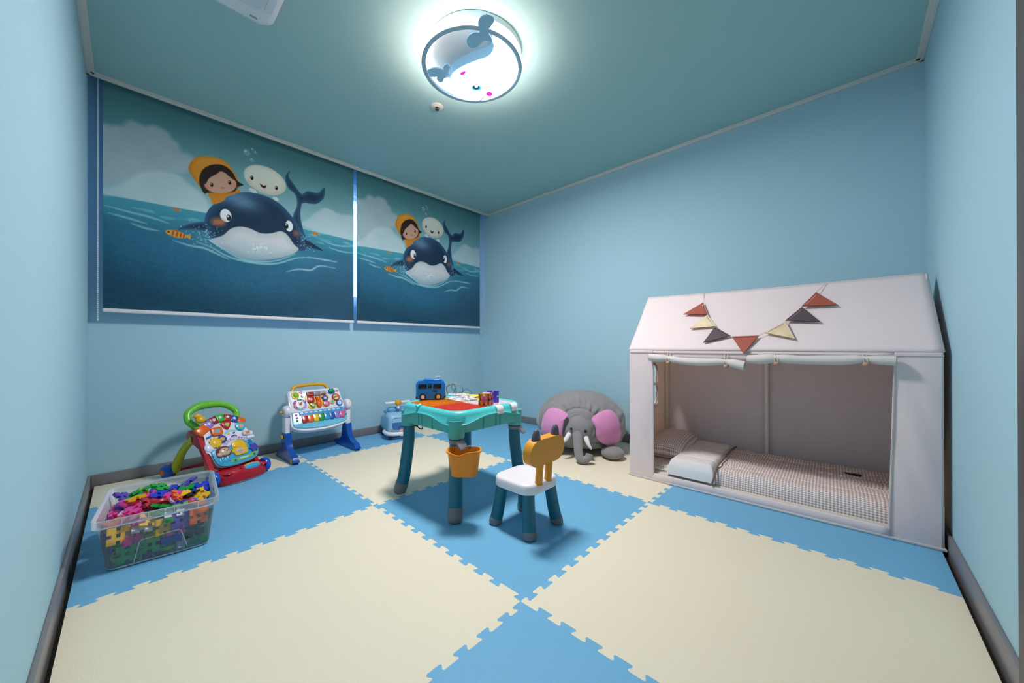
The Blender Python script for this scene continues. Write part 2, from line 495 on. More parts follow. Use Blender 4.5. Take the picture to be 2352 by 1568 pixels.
decal('mouth', [tuple(p) for p in mp] + [tuple(p + (ctr - p).normalized() * (.0055 * math.sin(PI * i / (len(mp) - 1)) + .001)) for i, p in reversed(list(enumerate(mp)))], '#474a66', .12)
tail = [(-0.0876, -0.2186), (-0.101, -0.2275), (-0.1077, -0.2538), (-0.1168, -0.2819), (-0.1399, -0.2866), (-0.1582, -0.2728), (-0.1691, -0.2511), (-0.161, -0.2254), (-0.1421, -0.2071), (-0.1203, -0.1933), (-0.138, -0.1722), (-0.1441, -0.1428), (-0.1321, -0.1139), (-0.1058, -0.0985), (-0.0845, -0.1068), (-0.0734, -0.132), (-0.0789, -0.1691), (-0.0632, -0.1884), (-0.0466, -0.1966), (-0.0582, -0.2084)]
obj('tail_fin', MB().prism(spline(tail, 4, True), dz - .001, dz + .005), LBLUE, lamp)
fin = [(-0.044, 0.1209), (-0.0678, 0.1007), (-0.0872, 0.0695), (-0.1064, 0.0694), (-0.1099, 0.093), (-0.0976, 0.1094), (-0.0841, 0.1176), (-0.1113, 0.1199), (-0.1374, 0.136), (-0.1488, 0.1661), (-0.1416, 0.1922), (-0.1186, 0.2028), (-0.097, 0.1858), (-0.0923, 0.1755), (-0.0763, 0.1942), (-0.055, 0.1962), (-0.0485, 0.1814), (-0.056, 0.1613), (-0.0526, 0.1396)]
obj('side_fin', MB().prism(spline(fin, 4, True), dz + .004, dz + .010), LBLUE, lamp)

spr = thing('sprinkler', 'small white round fire sprinkler with a metal head on the ceiling', 'sprinkler', (.495, 1.125, ZC))
obj('escutcheon', MB().lathe([(.040, 0), (.039, -.004), (.022, -.010), (.017, -.011), (.016, -.004), (.0, -.003)], 28), TRIM, spr)
obj('head', MB().lathe([(.006, -.002), (.006, -.016), (.012, -.018), (.012, -.021), (0, -.021)], 16), M('steel_dark', '#6c6f74', rough=.3, metal=.9), spr)

# ceiling air conditioner, one corner in view
ac = thing('air_conditioner', 'white ceiling air conditioner with rounded corner at the top edge of the view', 'air conditioner', (-.645, .60, ZC - .002))
ACM = M('ac_white', '#dfe2e6', rough=.35)
acb = MB(); L = []
for a, b, z in ((.245, .585, 0), (.245, .585, -.02), (.235, .572, -.052), (.225, .562, -.063), (.21, .547, -.067)):
    L.append([(x, y, z) for x, y in rrect(a, b, .055, 8)])
acb.loft(L)
obj('body', acb, ACM, ac)
obj('intake_panel', MB().prism([(x - .0, y - .02) for x, y in rrect(.175, .5, .03, 6)], -.0705, -.066, 0), M('ac_panel', '#cfd6dc', rough=.35), ac)
obj('vane', MB().box((.198, -.02, -.069), (.028, .96, .006), .002), ACM, ac)
obj('indicator', MB().prism(rot2(rrect(.014, .005, .005, 4), 0, (.16, .53)), -.0685, -.066), M('ac_lamp', '#8f989d', rough=.4), ac)

# ------------------------------------------------------------------ printed roller blinds
BW, BH = 1.456, 1.375
def paint(nx, nz):
    """the flat print of the blind, sRGB, sampled on an nx by nz lattice over BW by BH metres"""
    xs, zs = np.linspace(0, BW, nx), np.linspace(0, BH, nz)
    X, Z = np.meshgrid(xs, zs)
    rs = np.random.RandomState(3)
    def vn(fx, fz):
        g = rs.rand(int(fz) + 3, int(fx) + 3)
        u, v = X / BW * fx, Z / BH * fz
        i, j = u.astype(int), v.astype(int); a, b = u - i, v - j
        a, b = a * a * (3 - 2 * a), b * b * (3 - 2 * b)
        return g[j, i] * (1 - a) * (1 - b) + g[j, i + 1] * a * (1 - b) + g[j + 1, i] * (1 - a) * b + g[j + 1, i + 1] * a * b
    fb = vn(6, 6) * .5 + vn(13, 13) * .25 + vn(28, 28) * .15 + vn(60, 60) * .1
    fine = vn(120, 110) * .5 + vn(240, 220) * .5
    streak = vn(10, 60) * .5 + vn(22, 120) * .5
    mixc = lambda a, b, t_: a + (b - a) * t_[..., None]
    C = lambda h: np.array([int(h[i:i + 2], 16) / 255 for i in (1, 3, 5)])
    sm = lambda a, b, x: (lambda q: q * q * (3 - 2 * q))(np.clip((x - a) / (b - a), 0, 1))
    hor = np.interp(xs, [0, .187, .348, .471, 1.049, 1.206, 1.451], [.663, .668, .672, .676, .706, .703, .697])[None, :] + 0 * Z
    dp = np.interp(xs, [0, .076, .187, .281, .417, .526, .624, .78, 1.012, 1.206, 1.454], [.547, .511, .489, .455, .438, .40, .368, .368, .43, .5, .56])[None, :] + 0 * Z
    img = mixc(C('#7ba3aa'), C('#4f7f84'), sm(.68, 1.25, Z + (fb - .5) * .15))
    img = mixc(img, C('#86aab2'), .6 * sm(.95, .68, Z))
    def sdp(P, pad=.03):
        P = np.array(P)
        x0, x1, z0, z1 = P[:, 0].min() - pad, P[:, 0].max() + pad, P[:, 1].min() - pad, P[:, 1].max() + pad
        i0, i1 = np.searchsorted(xs, x0), np.searchsorted(xs, x1); j0, j1 = np.searchsorted(zs, z0), np.searchsorted(zs, z1)
        sl = (slice(j0, j1), slice(i0, i1)); x, z = X[sl], Z[sl]
        d = np.full(x.shape, 1e9); ins = np.zeros(x.shape, bool)
        for a, b in zip(P, np.roll(P, -1, 0)):
            e = b - a; w0, w1 = x - a[0], z - a[1]
            q = np.clip((w0 * e[0] + w1 * e[1]) / (e @ e + 1e-12), 0, 1)
            d = np.minimum(d, (w0 - e[0] * q) ** 2 + (w1 - e[1] * q) ** 2)
            c = ((a[1] <= z) != (b[1] <= z)) & (x < (b[0] - a[0]) * (z - a[1]) / (b[1] - a[1] + 1e-12) + a[0])
            ins ^= c
        d = np.sqrt(d)
        return sl, np.where(ins, -d, d)
    def fill(P, col, soft=.004, al=1.0, sp=True, shade=None, pad=.03):
        P = [p[:2] for p in spline(P, 5, True)] if sp else P
        sl, d = sdp(P, pad)
        a = np.clip(.5 - d / soft, 0, 1) * al
        col = C(col) if isinstance(col, str) else col
        src = np.broadcast_to(col, img[sl].shape).copy()
        if shade: src = shade(X[sl], Z[sl], d, src)
        img[sl] = img[sl] * (1 - a[..., None]) + src * a[..., None]
    def el(c, rx, rz, col, ang=0, soft=.004, al=1.0, shade=None):
        P = [(c[0] + rx * math.cos(t) * math.cos(ang) - rz * math.sin(t) * math.sin(ang), c[1] + rx * math.cos(t) * math.sin(ang) + rz * math.sin(t) * math.cos(ang)) for t in np.linspace(0, 2 * PI, 28)[:-1]]
        fill(P, col, soft, al, False, shade, pad=soft)
    def stroke(P, w, col, al=.8, soft=.004):
        P = [Vector(p) for p in spline(P, 5)]
        n = len(P); L_, R_ = [], []
        for i, p in enumerate(P):
            tn = (P[min(i + 1, n - 1)] - P[max(i - 1, 0)]).normalized(); nn = Vector((-tn.y, tn.x)); ww = w * (.25 + .75 * math.sin(PI * i / (n - 1)))
            L_.append(tuple(p + nn * ww)); R_.append(tuple(p - nn * ww))
        fill(L_ + R_[::-1], col, soft, al, False, pad=soft)
    # clouds
    cl = lambda x, z, d, s: s + ((fb[np.searchsorted(zs, z[0, 0]):np.searchsorted(zs, z[0, 0]) + z.shape[0], np.searchsorted(xs, x[0, 0]):np.searchsorted(xs, x[0, 0]) + z.shape[1]] - .5) * .12)[..., None]
    fill([(-0.06, 1.03), (0.03, 1.072), (0.075, 1.09), (0.11, 1.135), (0.17, 1.13), (0.21, 1.15), (0.27, 1.138), (0.295, 1.10), (0.325, 1.08), (0.335, 1.04), (0.39, 1.03), (0.41, .98), (0.382, .94), (0.347, 0.90), (0.265, 0.872), (0.186, 0.82), (0.112, 0.775), (-0.06, 0.708)], '#98a9b0', .03, .85, shade=cl, pad=.08)
    fill([(-.05, .66), (0.041, 0.72), (0.105, 0.783), (0.16, 0.842), (0.241, 0.878), (0.322, 0.885), (0.37, 0.845), (0.435, 0.80), (0.471, 0.744), (0.47, 0.67), (0.3, 0.66), (0.1, 0.66)], '#aabbbf', .025, .8, shade=cl, pad=.08)
    fill([(1.049, 0.741), (1.10, 0.80), (1.15, 0.86), (1.22, 0.915), (1.276, 0.912), (1.34, 0.898), (1.5, 0.90), (1.5, 0.68), (1.206, 0.70)], '#a6b8be', .025, .8, shade=cl, pad=.08)
    # sea
    sea = mixc(C('#3f8698'), C('#255a72'), sm(0, .22, hor - Z))
    sea = mixc(sea, C('#7fb4be'), .55 * sm(.58, .80, streak) * sm(.17, .02, hor - Z))
    deep = mixc(C('#2a5f7a'), C('#1b3f52'), sm(.0, .42, dp - Z + (fb - .5) * .3))
    deep = deep + ((fine - .5) * .035 + (fb - .5) * .07)[..., None]
    deep = mixc(deep, C('#3d5a72'), .35 * sm(.6, 1.4, X))
    sea = mixc(sea, deep, sm(-.03, .05, dp - Z + (fb - .5) * .06))
    img = mixc(img, sea, sm(-.004, .004, hor - Z))
    img = mixc(img, C('#5f9db0'), .5 * np.exp(-((X - .75) / .42) ** 2 - ((Z - .49) / .07) ** 2))
    for P in ([(0.007, 0.6), (0.112, 0.587), (0.202, 0.579), (0.281, 0.56)], [(0.112, 0.524), (0.171, 0.507), (0.233, 0.505)], [(1.193, 0.646), (1.318, 0.628), (1.451, 0.647)], [(.02, .56), (.1, .55), (.18, .535)], [(1.25, .6), (1.35, .585), (1.45, .59)]):
        stroke(P, .006, '#a9c6cb', .55, .008)
    # whale
    navy = C('#1f3348')
    def wsh(x, z, d, s):
        hi = np.exp(-((x - .66) / .10) ** 2 - ((z - .81) / .055) ** 2)
        rim = np.clip(1 + d / .05, 0, 1)
        return s * (1 + .0 * d)[..., None] + hi[..., None] * C('#6f8794') * .5 + rim[..., None] * C('#2d4c62') * .35
    fill([(0.982, 0.777), (1.012, 0.88), (1.0, 0.958), (0.951, 0.997), (0.931, 1.058), (0.94, 1.101), (0.966, 1.131), (0.955, 1.086), (1.0, 1.026), (1.046, 0.979), (1.088, 1.015), (1.166, 1.025), (1.204, 1.074), (1.22, 1.068), (1.209, 0.993), (1.153, 0.931), (1.062, 0.912), (1.043, 0.882), (1.037, 0.805), (1.056, 0.7), (1.077, 0.636), (1.018, 0.705)], navy, .005, shade=lambda x, z, d, s: s + np.clip(1 + d / .03, 0, 1)[..., None] * C('#2f5064') * .4)
    fill([(1.021, 0.633), (1.087, 0.624), (1.153, 0.595), (1.206, 0.563), (1.126, 0.569), (1.033, 0.574)], navy, .005)
    fill([(0.318, 0.528), (0.348, 0.565), (0.399, 0.595), (0.467, 0.617), (0.485, 0.574), (0.453, 0.555), (0.382, 0.545)], navy, .005, shade=lambda x, z, d, s: s + np.clip(1 + d / .02, 0, 1)[..., None] * C('#2f5064') * .5)
    fill([(0.454, 0.62), (0.471, 0.694), (0.517, 0.766), (0.574, 0.825), (0.644, 0.87), (0.726, 0.891), (0.813, 0.889), (0.893, 0.86), (0.963, 0.8), (1.012, 0.731), (1.056, 0.638), (1.075, 0.545), (1.0, 0.53), (.75, .52), (.56, .51), (0.489, 0.515), (0.466, 0.564)], navy, .005, shade=wsh)
    fill([(0.482, 0.50), (0.548, 0.543), (0.594, 0.6), (0.644, 0.628), (0.705, 0.630), (0.769, 0.611), (0.835, 0.623), (0.904, 0.655), (0.951, 0.629), (0.988, 0.576), (1.022, 0.54), (0.969, 0.488), (0.869, 0.440), (0.758, 0.408), (0.654, 0.411), (0.574, 0.446), (0.516, 0.473)], '#b9bdc0', .006, shade=lambda x, z, d, s: s - (np.clip((.56 - z) / .16, 0, 1) * .16)[..., None] * np.array([1.2, .7, .5]) - np.clip(1 + d / .05, 0, 1)[..., None] * .06)
    for c, rx, rz, pc in (((0.568, 0.686), .032, .045, (0.584, 0.675)), ((0.957, 0.706), .026, .042, (0.940, 0.702))):
        el(c, rx + .004, rz + .004, '#14212e'); el(c, rx, rz, '#cfd6da'); el(pc, .0125, .021, '#101820'); el((pc[0] - .004, pc[1] + .008), .004, .006, '#e8eef0')
    el((.528, .632), .038, .025, '#c9704a', .3, .03, .75); el((1.005, .66), .022, .022, '#a8604a', 0, .025, .6)
    for P in ([(0.417, 0.472), (0.489, 0.452), (0.574, 0.408), (0.674, 0.389), (0.791, 0.389), (0.892, 0.412), (1.012, 0.472), (1.113, 0.49)], [(0.298, 0.459), (0.382, 0.442), (0.453, 0.439), (0.526, 0.411), (0.584, 0.386)], [(0.939, 0.353), (1.024, 0.386), (1.113, 0.392), (1.179, 0.437), (1.304, 0.435)], [(1.087, 0.492), (1.206, 0.492), (1.318, 0.489)], [(.48, .50), (.55, .455), (.65, .405), (.76, .40), (.88, .43), (1.0, .50)]):
        stroke(P, .007, '#a8cdd4', .6, .009)
    for _ in range(90):
        el((rs.normal(.47, .05), rs.normal(.53, .04)), rs.uniform(.0015, .004), rs.uniform(.0015, .004), '#c4d8dc', 0, .004, .6)
    for _ in range(40):
        el((rs.normal(.76, .03), rs.normal(.50, .02)), rs.uniform(.002, .006), rs.uniform(.002, .006), '#d5e2e4', 0, .004, .5)
    for _ in range(40):
        el((rs.normal(1.06, .03), rs.normal(.60, .05)), rs.uniform(.0015, .004), rs.uniform(.0015, .004), '#c4d8dc', 0, .004, .6)
    # child in a yellow hood
    fill([(0.475, 0.807), (0.565, 0.854), (0.634, 0.885), (0.645, 0.868), (0.574, 0.818), (0.557, 0.785), (0.5, 0.745), (0.484, 0.78)], '#b9772a', .004)
    fill([(0.373, 0.941), (0.39, 0.998), (0.426, 1.04), (0.498, 1.065), (0.565, 1.059), (0.609, 1.012), (0.639, 0.942), (0.629, 0.871), (0.555, 0.825), (0.48, 0.808), (0.435, 0.835), (0.395, 0.891)], '#c4802c', .005, shade=lambda x, z, d, s: s + (np.clip((z - .95) / .12, 0, 1) * .06)[..., None] - np.clip(1 + d / .025, 0, 1)[..., None] * .07)
    fill([(0.426, 0.89), (0.445, 0.96), (0.494, 1.01), (0.555, 1.027), (0.604, 0.998), (0.632, 0.946), (0.668, 0.93), (0.636, 0.904), (0.604, 0.858), (0.475, 0.816), (0.456, 0.80), (0.435, 0.836)], '#2c211e', .005)
    fill([(0.454, 0.878), (0.478, 0.92), (0.516, 0.972), (0.555, 0.981), (0.594, 0.962), (0.624, 0.937), (0.621, 0.893), (0.594, 0.858), (0.541, 0.832), (0.489, 0.826), (0.46, 0.845)], '#b58d78', .005)
    fill([(0.45, 0.90), (0.475, 0.97), (0.526, 1.012), (0.575, 1.0), (0.602, 0.97), (0.618, 0.945), (0.58, 0.966), (0.55, 0.99), (0.520, 0.958), (0.498, 0.936), (0.476, 0.91), (0.458, 0.867)], '#2c211e', .005)
    for c in ((0.491, 0.873), (0.589, 0.92)): el(c, .0085, .014, '#1c1512'); el((c[0] - .003, c[1] + .005), .0025, .004, '#e0d8d0')
    for c in ((.47, .85), (.613, .905)): el(c, .016, .013, '#c07860', 0, .015, .6)
    stroke([(.541, .876), (.55, .868), (.562, .878)], .0022, '#5a3028', .9, .003)
    # small white whale
    el((.725, .905), .026, .014, '#b9bdbb', -.3); el((.868, .888), .02, .014, '#b9bdbb', -.3)
    el((0.803, 1.006), .134, .102, '#c2c1b4', -.06, .005, 1, lambda x, z, d, s: s + (np.clip((z - .98) / .1, -1, 1) * .05)[..., None] - np.clip(1 + d / .03, 0, 1)[..., None] * .05)
    for c in ((0.718, 0.996), (0.872, 0.972)): el(c, .0095, .0155, '#1a1714'); el((c[0] - .003, c[1] + .006), .003, .004, '#e6e6e0')
    fill([(.768, .972), (.79, .962), (.808, .972), (.803, .95), (.79, .943), (.775, .952)], '#3a1d1a', .003)
    for c in ((.705, .962), (.874, .938)): el(c, .014, .01, '#c59a8a', 0, .012, .5)
    # fish and bubbles
    for c, w in (((0.314, 0.502), .052), ((0.312, 0.659), .018), ((1.143, 0.688), .026)):
        el(c, w, w * .42, '#c08a3c', -.12)
        fill([(c[0] + w * .85, c[1] - w * .05), (c[0] + w * 1.35, c[1] + w * .35), (c[0] + w * 1.3, c[1] - w * .4)], '#c08a3c', .003, 1, False)
        fill([(c[0] - w * .3, c[1] + w * .38), (c[0] + w * .1, c[1] + w * .62), (c[0] + w * .3, c[1] + w * .3)], '#a85a2a', .003, 1, False)
        for q in (-.3, .05, .4, .7): el((c[0] + w * q, c[1] - w * .12 * q), w * .09, w * .36, '#9a4a26', -.15)
        el((c[0] - w * .7, c[1] + w * .12), w * .09, w * .09, '#201810')
    for c, r in (((0.687, 1.167), .020), ((0.72, 1.202), .009), ((0.74, 1.187), .010), ((0.718, 1.125), .012)):
        el(c, r, r * 1.1, '#9fb8ba', 0, .004, .55); el(c, r * .72, r * .8, '#6c979c', 0, .006, .6); el((c[0] - r * .35, c[1] + r * .4), r * .28, r * .28, '#dfe8e8', 0, .004, .8)
    weave = (rs.rand(nz, nx) - .5) * .012
    return np.clip(img + weave[..., None], 0, 1)

NX, NZ = 560, 500
pic = paint(NX, NZ)
picl = np.where(pic <= .04045, pic / 12.92, ((pic + .055) / 1.055) ** 2.4)
PRINT_GAIN = 1.38
picl = np.clip(picl * PRINT_GAIN, 0, .95)
def blind_mesh():
    xs, zs = np.linspace(0, BW, NX), np.linspace(0, BH, NZ)
    X, Z = np.meshgrid(xs, zs)
    V = np.stack([X, np.zeros_like(X), Z], -1).reshape(-1, 3)
    nV = len(V)
    V = np.concatenate([V, np.array([(0, .0015, 0), (BW, .0015, 0), (BW, .0015, BH), (0, .0015, BH)])])
    i, j = np.meshgrid(np.arange(NX - 1), np.arange(NZ - 1))
    k = (j * NX + i).ravel()
    Q = np.stack([k, k + 1, k + NX + 1, k + NX], 1)
    Q = np.concatenate([Q, np.array([(nV + 1, nV, nV + 3, nV + 2)])])
    me = bpy.data.meshes.new('fabric')
    me.vertices.add(len(V)); me.vertices.foreach_set('co', V.ravel())
    me.loops.add(Q.size); me.loops.foreach_set('vertex_index', Q.ravel().astype(np.int32))
    me.polygons.add(len(Q)); me.polygons.foreach_set('loop_start', (np.arange(len(Q)) * 4).astype(np.int32))
    me.polygons.foreach_set('loop_total', np.full(len(Q), 4, np.int32))
    me.update(calc_edges=True)
    ca = me.color_attributes.new('print', 'FLOAT_COLOR', 'POINT')
    col = np.ones((len(V), 4)); col[:nV, :3] = picl.reshape(-1, 3); col[nV:, :3] = .6
    ca.data.foreach_set('color', col.ravel().astype(np.float32))
    return me
pm = bpy.data.materials.new('printed_blind_cloth'); pm.use_nodes = True
pa = pm.node_tree.nodes.new('ShaderNodeAttribute'); pa.attribute_name = 'print'
pb = pm.node_tree.nodes['Principled BSDF']
pm.node_tree.links.new(pa.outputs['Color'], pb.inputs['Base Color'])
pb.inputs['Roughness'].default_value = .85; pb.inputs['Specular IOR Level'].default_value = .2
bme = blind_mesh(); bme.materials.append(pm)
BARM = M('blind_bar', '#e6e2e6', rough=.4)
CHM = M('bead_chain', '#dfe4ea', rough=.4)
for bx, lab, side in ((-.967, 'printed orca roller blind on the storage box and baby walker side', -1), (.516, 'printed orca roller blind beside the room corner, above the ride-on car', 1)):
    bl = thing('roller_blind', lab, 'blind', (-.872 + (bx + .872) * 1.00486, 2.345, 1.028), 0, 'printed roller blinds over the window')
    bl.scale = (1.00486, 1, 1.00486)
    link('fabric', bme, pm, bl)
    obj('bottom_bar', MB().box((BW / 2, 0, -.004), (BW + (.004 if side < 0 else 0), .018, .024), .007, 3), BARM, bl)
    obj('roller_tube', MB().tube([(.01, .015, BH + .02), (BW - .01, .015, BH + .02)], .024, 20), BARM, bl)
    for e in (.002, BW - .002):
        obj('end_cap', MB().box((e, .012, BH + .02), (.006, .05, .06), .004), BARM, bl)
    cx = -.02 if side < 0 else BW + .022
    ch = MB(); zb = -.055 if side < 0 else -.06
    n = 120
    for yy in (-.006, .010):
        for q in range(n):
            ch.ell((cx, yy, zb + (BH + .04 - zb) * q / (n - 1)), (.0036, .0036, .0052), 6, 4)
    for q in range(7):
        a = PI + PI * q / 6
        ch.ell((cx, .002 + .008 * math.cos(a), zb + .008 * math.sin(a)), (.0036, .0036, .0045), 6, 4)
    o = obj('bead_chain', ch, CHM, bl); o['kind'] = 'stuff'

# ------------------------------------------------------------------ canvas play house
TENT_M = Matrix.Translation((1.347, -.3955, 0)) @ RZ(math.radians(1.63))
canvas = M('canvas', '#cbcad2', rough=.9, spec=.1, bump=.12, bscale=600)
_nt = canvas.node_tree                                    # thin cotton: reflects most light and passes some, tinted warm
_tl = _nt.nodes.new('ShaderNodeBsdfTranslucent'); _tl.inputs['Color'].default_value = (.40, .265, .14, 1)
_ad = _nt.nodes.new('ShaderNodeAddShader')
_nt.links.new(_nt.nodes['Principled BSDF'].outputs[0], _ad.inputs[0]); _nt.links.new(_tl.outputs[0], _ad.inputs[1])
_nt.links.new(_ad.outputs[0], _nt.nodes['Material Output'].inputs['Surface'])
canvas_in = M('canvas_seam', '#cfc7c6', rough=.9, spec=.1, bump=.3, bscale=420)
polem = M('pole_white', '#e8e2dc', rough=.5)
tent = thing('play_tent', 'cream canvas house-shaped play tent with an open front against the wall', 'play tent', (1.347, -.3955, 0), math.radians(1.63))
HW, DP, EZ, RZ_, TH = .631, .655, .79, 1.147, .006
nz1, nz2 = vnoise(3), vnoise(8)
def panel(name, y0, y1, z0, z1, x, amp=.003, nu=24, nv=24, th=TH, ax='x', seed=3, mat=None):
    nf = vnoise(seed)
    def fn(u, v):
        y, z = y0 + (y1 - y0) * u, z0 + (z1 - z0) * v
        e = math.sin(PI * u) * math.sin(PI * v)
        w = nf(y * 3, z * 1.6) * amp * e
        return (x + w, y, z) if ax == 'x' else (y, x + w, z)
    return sheet(name, fn, nu, nv, mat or canvas, tent, th)
# front: two side strips, a lintel and a low border round the doorway
nfr = vnoise(21)
def strip(y0, y1, yb0, yb1, amp, seed):
    nf = vnoise(seed)
    def fn(u, v):
        a0, a1 = y0 + (yb0 - y0) * (1 - v), y1 + (yb1 - y1) * (1 - v)
        y, z = a0 + (a1 - a0) * u, EZ * v
        cr = math.sin((u * 1.1 + v * 2.2) * 7 + seed) ** 3 * math.sin(PI * u) * math.sin(PI * v)
        return (amp * cr - .001 - .008 * math.sin(PI * v) * math.sin(PI * u) + nf(y * 5, z * 2) * amp * .5 * math.sin(PI * v), y, z)
    return sheet('front_panel', fn, 22, 60, canvas, tent, TH)
strip(HW, .489, HW, .487, .004, 1)
strip(-.502, -HW - .002, -.484, -HW, .003, 5)
sheet('lintel', lambda u, v: (.0, .489 + (-.502 - .489) * u, .735 + .055 * v), 30, 3, canvas, tent, TH)
sheet('front_border', lambda u, v: (-.004 - .006 * math.sin(PI * v), .487 + (-.484 - .487) * u, .048 * v), 40, 6, canvas, tent, TH)
for yy, yb in ((.489, .487), (-.502, -.484)):
    obj('door_seam', MB().tube([(-.004, yy + (yb - yy) * (1 - k / 12), .735 * k / 12 + .01) for k in range(13)], .004, 6), canvas_in, tent)
obj('base_piping', MB().tube([(.62, HW + .004, .006), (-.002, HW + .004, .006), (-.006, .3, .006), (-.006, -.3, .006), (-.004, -HW - .004, .006), (.62, -HW - .004, .006)], .007, 8), canvas_in, tent)
obj('eave_seam', MB().tube([(-.0035, HW, .772), (-.0035, 0, .772), (-.0035, -HW - .004, .772)], .0022, 6), canvas_in, tent)
# roof: two sloping sheets, slightly sagging, folded over the eaves
def roof(sgn):
    nf = vnoise(11 + sgn)
    def fn(u, v):
        y = (HW + .006) * (1 - 2 * u)
        x = .327 * v if sgn > 0 else DP - .328 * v
        z = EZ + (RZ_ - EZ) * v
        sag = -.010 * math.sin(PI * u) * math.sin(PI * v) - .006 * math.sin(PI * u) * v + .003 * nf(y * 2, v) * math.sin(PI * v)
        return (x - (.004 if sgn > 0 else -.004) * (1 - v), y, z + sag)
    sheet('roof_panel', fn, 40, 24, canvas, tent, TH)
roof(1); roof(-1)
def gable(y, win):
    m = MB()
    out = [(0, 0), (DP, 0), (DP, EZ), (.327, RZ_), (0, EZ)]
    if not win:
        m.prism(out, -TH / 2, TH / 2, Mx=T(0, y, 0) @ RX(PI / 2))
        return obj('side_panel', m, canvas, tent, smooth=0)
    # window of two stacked openings with rounded outer corners
    cx0, cx1, za, zb, zc, zd = .30, .455, .40, .530, .548, .672
    def rr(x0, x1, z0, z1, rb, rtp):
        P = []
        for cx, cz, a0, r in ((x1, z1, 0, rtp), (x0, z1, PI / 2, rtp), (x0, z0, PI, rb), (x1, z0, 1.5 * PI, rb)):
            sx, sz = (1 if cx == x1 else -1), (1 if cz == z1 else -1)
            for i in range(7):
                t_ = a0 + PI / 2 * i / 6
                P.append((cx - sx * r + r * math.cos(t_), cz - sz * r + r * math.sin(t_)))
        return P
    bm = bmesh.new()
    def loop(P, y_):
        vs = [bm.verts.new((p[0], y_, p[1])) for p in P]
        return [bm.edges.new((vs[i], vs[(i + 1) % len(vs)])) for i in range(len(vs))]
    ed = loop(out, y) + loop(rr(cx0, cx1, za, zb, .04, .004), y) + loop(rr(cx0, cx1, zc, zd, .004, .04), y)
    bmesh.ops.triangle_fill(bm, use_beauty=True, use_dissolve=False, edges=ed)
    me = bpy.data.meshes.new('side_panel'); bm.to_mesh(me); bm.free()
    o = link('side_panel', me, canvas, tent)
    md = o.modifiers.new('thick', 'SOLIDIFY'); md.thickness = TH; md.offset = 0
    fr = rr(cx0 - .012, cx1 + .012, za - .012, zd + .012, .05, .05)
    obj('window_trim', MB().tube([(p[0], y - .004, p[1]) for p in fr], .012, 6, closed=True, flat=.35), M('window_binding', '#a4968c', rough=.9), o)
    return o
gable(HW, True); gable(-HW, False)
panel('back_panel', HW, -HW, 0, EZ, DP, .004, 30, 20, seed=9)
for px, py, z1 in ((DP - .02, 0.0, EZ), (DP - .02, HW - .02, EZ), (DP - .02, -HW + .02, EZ), (.02, HW - .02, EZ), (.02, -HW + .02, EZ)):
    obj('pole', MB().tube([(px, py, .01), (px, py, z1 - .01)], .0115, 12), polem, tent)
obj('ridge_pole', MB().tube([(.327, HW - .02, RZ_ - .028), (.327, -HW + .02, RZ_ - .028)], .0115, 12), polem, tent)
obj('floor_pad', MB().box((DP / 2, 0, .028), (DP - .03, 2 * HW - .03, .044), .018, 3), M('pad_cream', '#d9d0c6', rough=.9, bump=.3, bscale=300), tent)
# rolled-up door curtains tied with loops and wooden beads
rollm = M('canvas_roll', '#d8d0cd', rough=.9, spec=.1, bump=.12, bscale=600)
beadm = M('bead_wood', '#b98f78', rough=.45, var=.1, vscale=60)
cordm = M('cord_cream', '#cfc3b8', rough=.8)
for y0, z0, y1, z1, ties, sg in ((.503, .745, .022, .726, (.393, .106), 1), (.008, .744, -.502, .750, (-.11, -.415), -1)):
    nf = vnoise(31 + sg); P = []; R = []
    n = 40
    for i in range(n + 1):
        q = i / n; y = y0 + (y1 - y0) * q; z = z0 + (z1 - z0) * q
        bulge = .021 + .004 * nf(y * 4, 0)
        for ty in ties:
            d = abs(y - ty); bulge -= .006 * math.exp(-(d / .02) ** 2); z += .006 * math.exp(-(d / .05) ** 2)
        if sg > 0: z -= .012 * math.sin(PI * min(1, q * 1.1)) + (.016 * max(0, (q - .72) / .28)); 
        P.append((-.026 - .004 * nf(y * 3, 5), y, z)); R.append(max(.010, bulge))
    roll = obj('rolled_curtain', MB().tube(P, R, 16), rollm, tent)
    for (x, y, z), rr_, d in ((P[0], R[0], 1), (P[-1], R[-1], -1)):
        sp = [(x + (rr_ * (1 - k / 26)) * math.cos(k * .62), y + d * .002, z + (rr_ * (1 - k / 26)) * math.sin(k * .62)) for k in range(22)]
        obj('roll_edge', MB().tube(sp, .0018, 5), canvas_in, roll)
    for ty in ties:
        k = min(range(n + 1), key=lambda a: abs(P[a][1] - ty)); x, y, z = P[k]; r_ = R[k]
        tie = obj('tie_loop', MB().tube([(.0, y + .008, .772), (-.02, y + .006, z + r_ + .003), (x - r_ - .002, y + .004, z + .002), (x - r_ * .8, y + .004, z - r_ - .004), (x - r_ * .8, y - .010, z - r_ - .004), (x - r_ - .002, y - .008, z + .002), (-.02, y - .006, z + r_ + .003), (.0, y - .008, .772)], .0022, 6), cordm, tent)
        obj('bead', MB().ell((x - r_ * .8, y - .003, z - r_ - .008), (.012, .012, .011), 14, 10), beadm, tie)

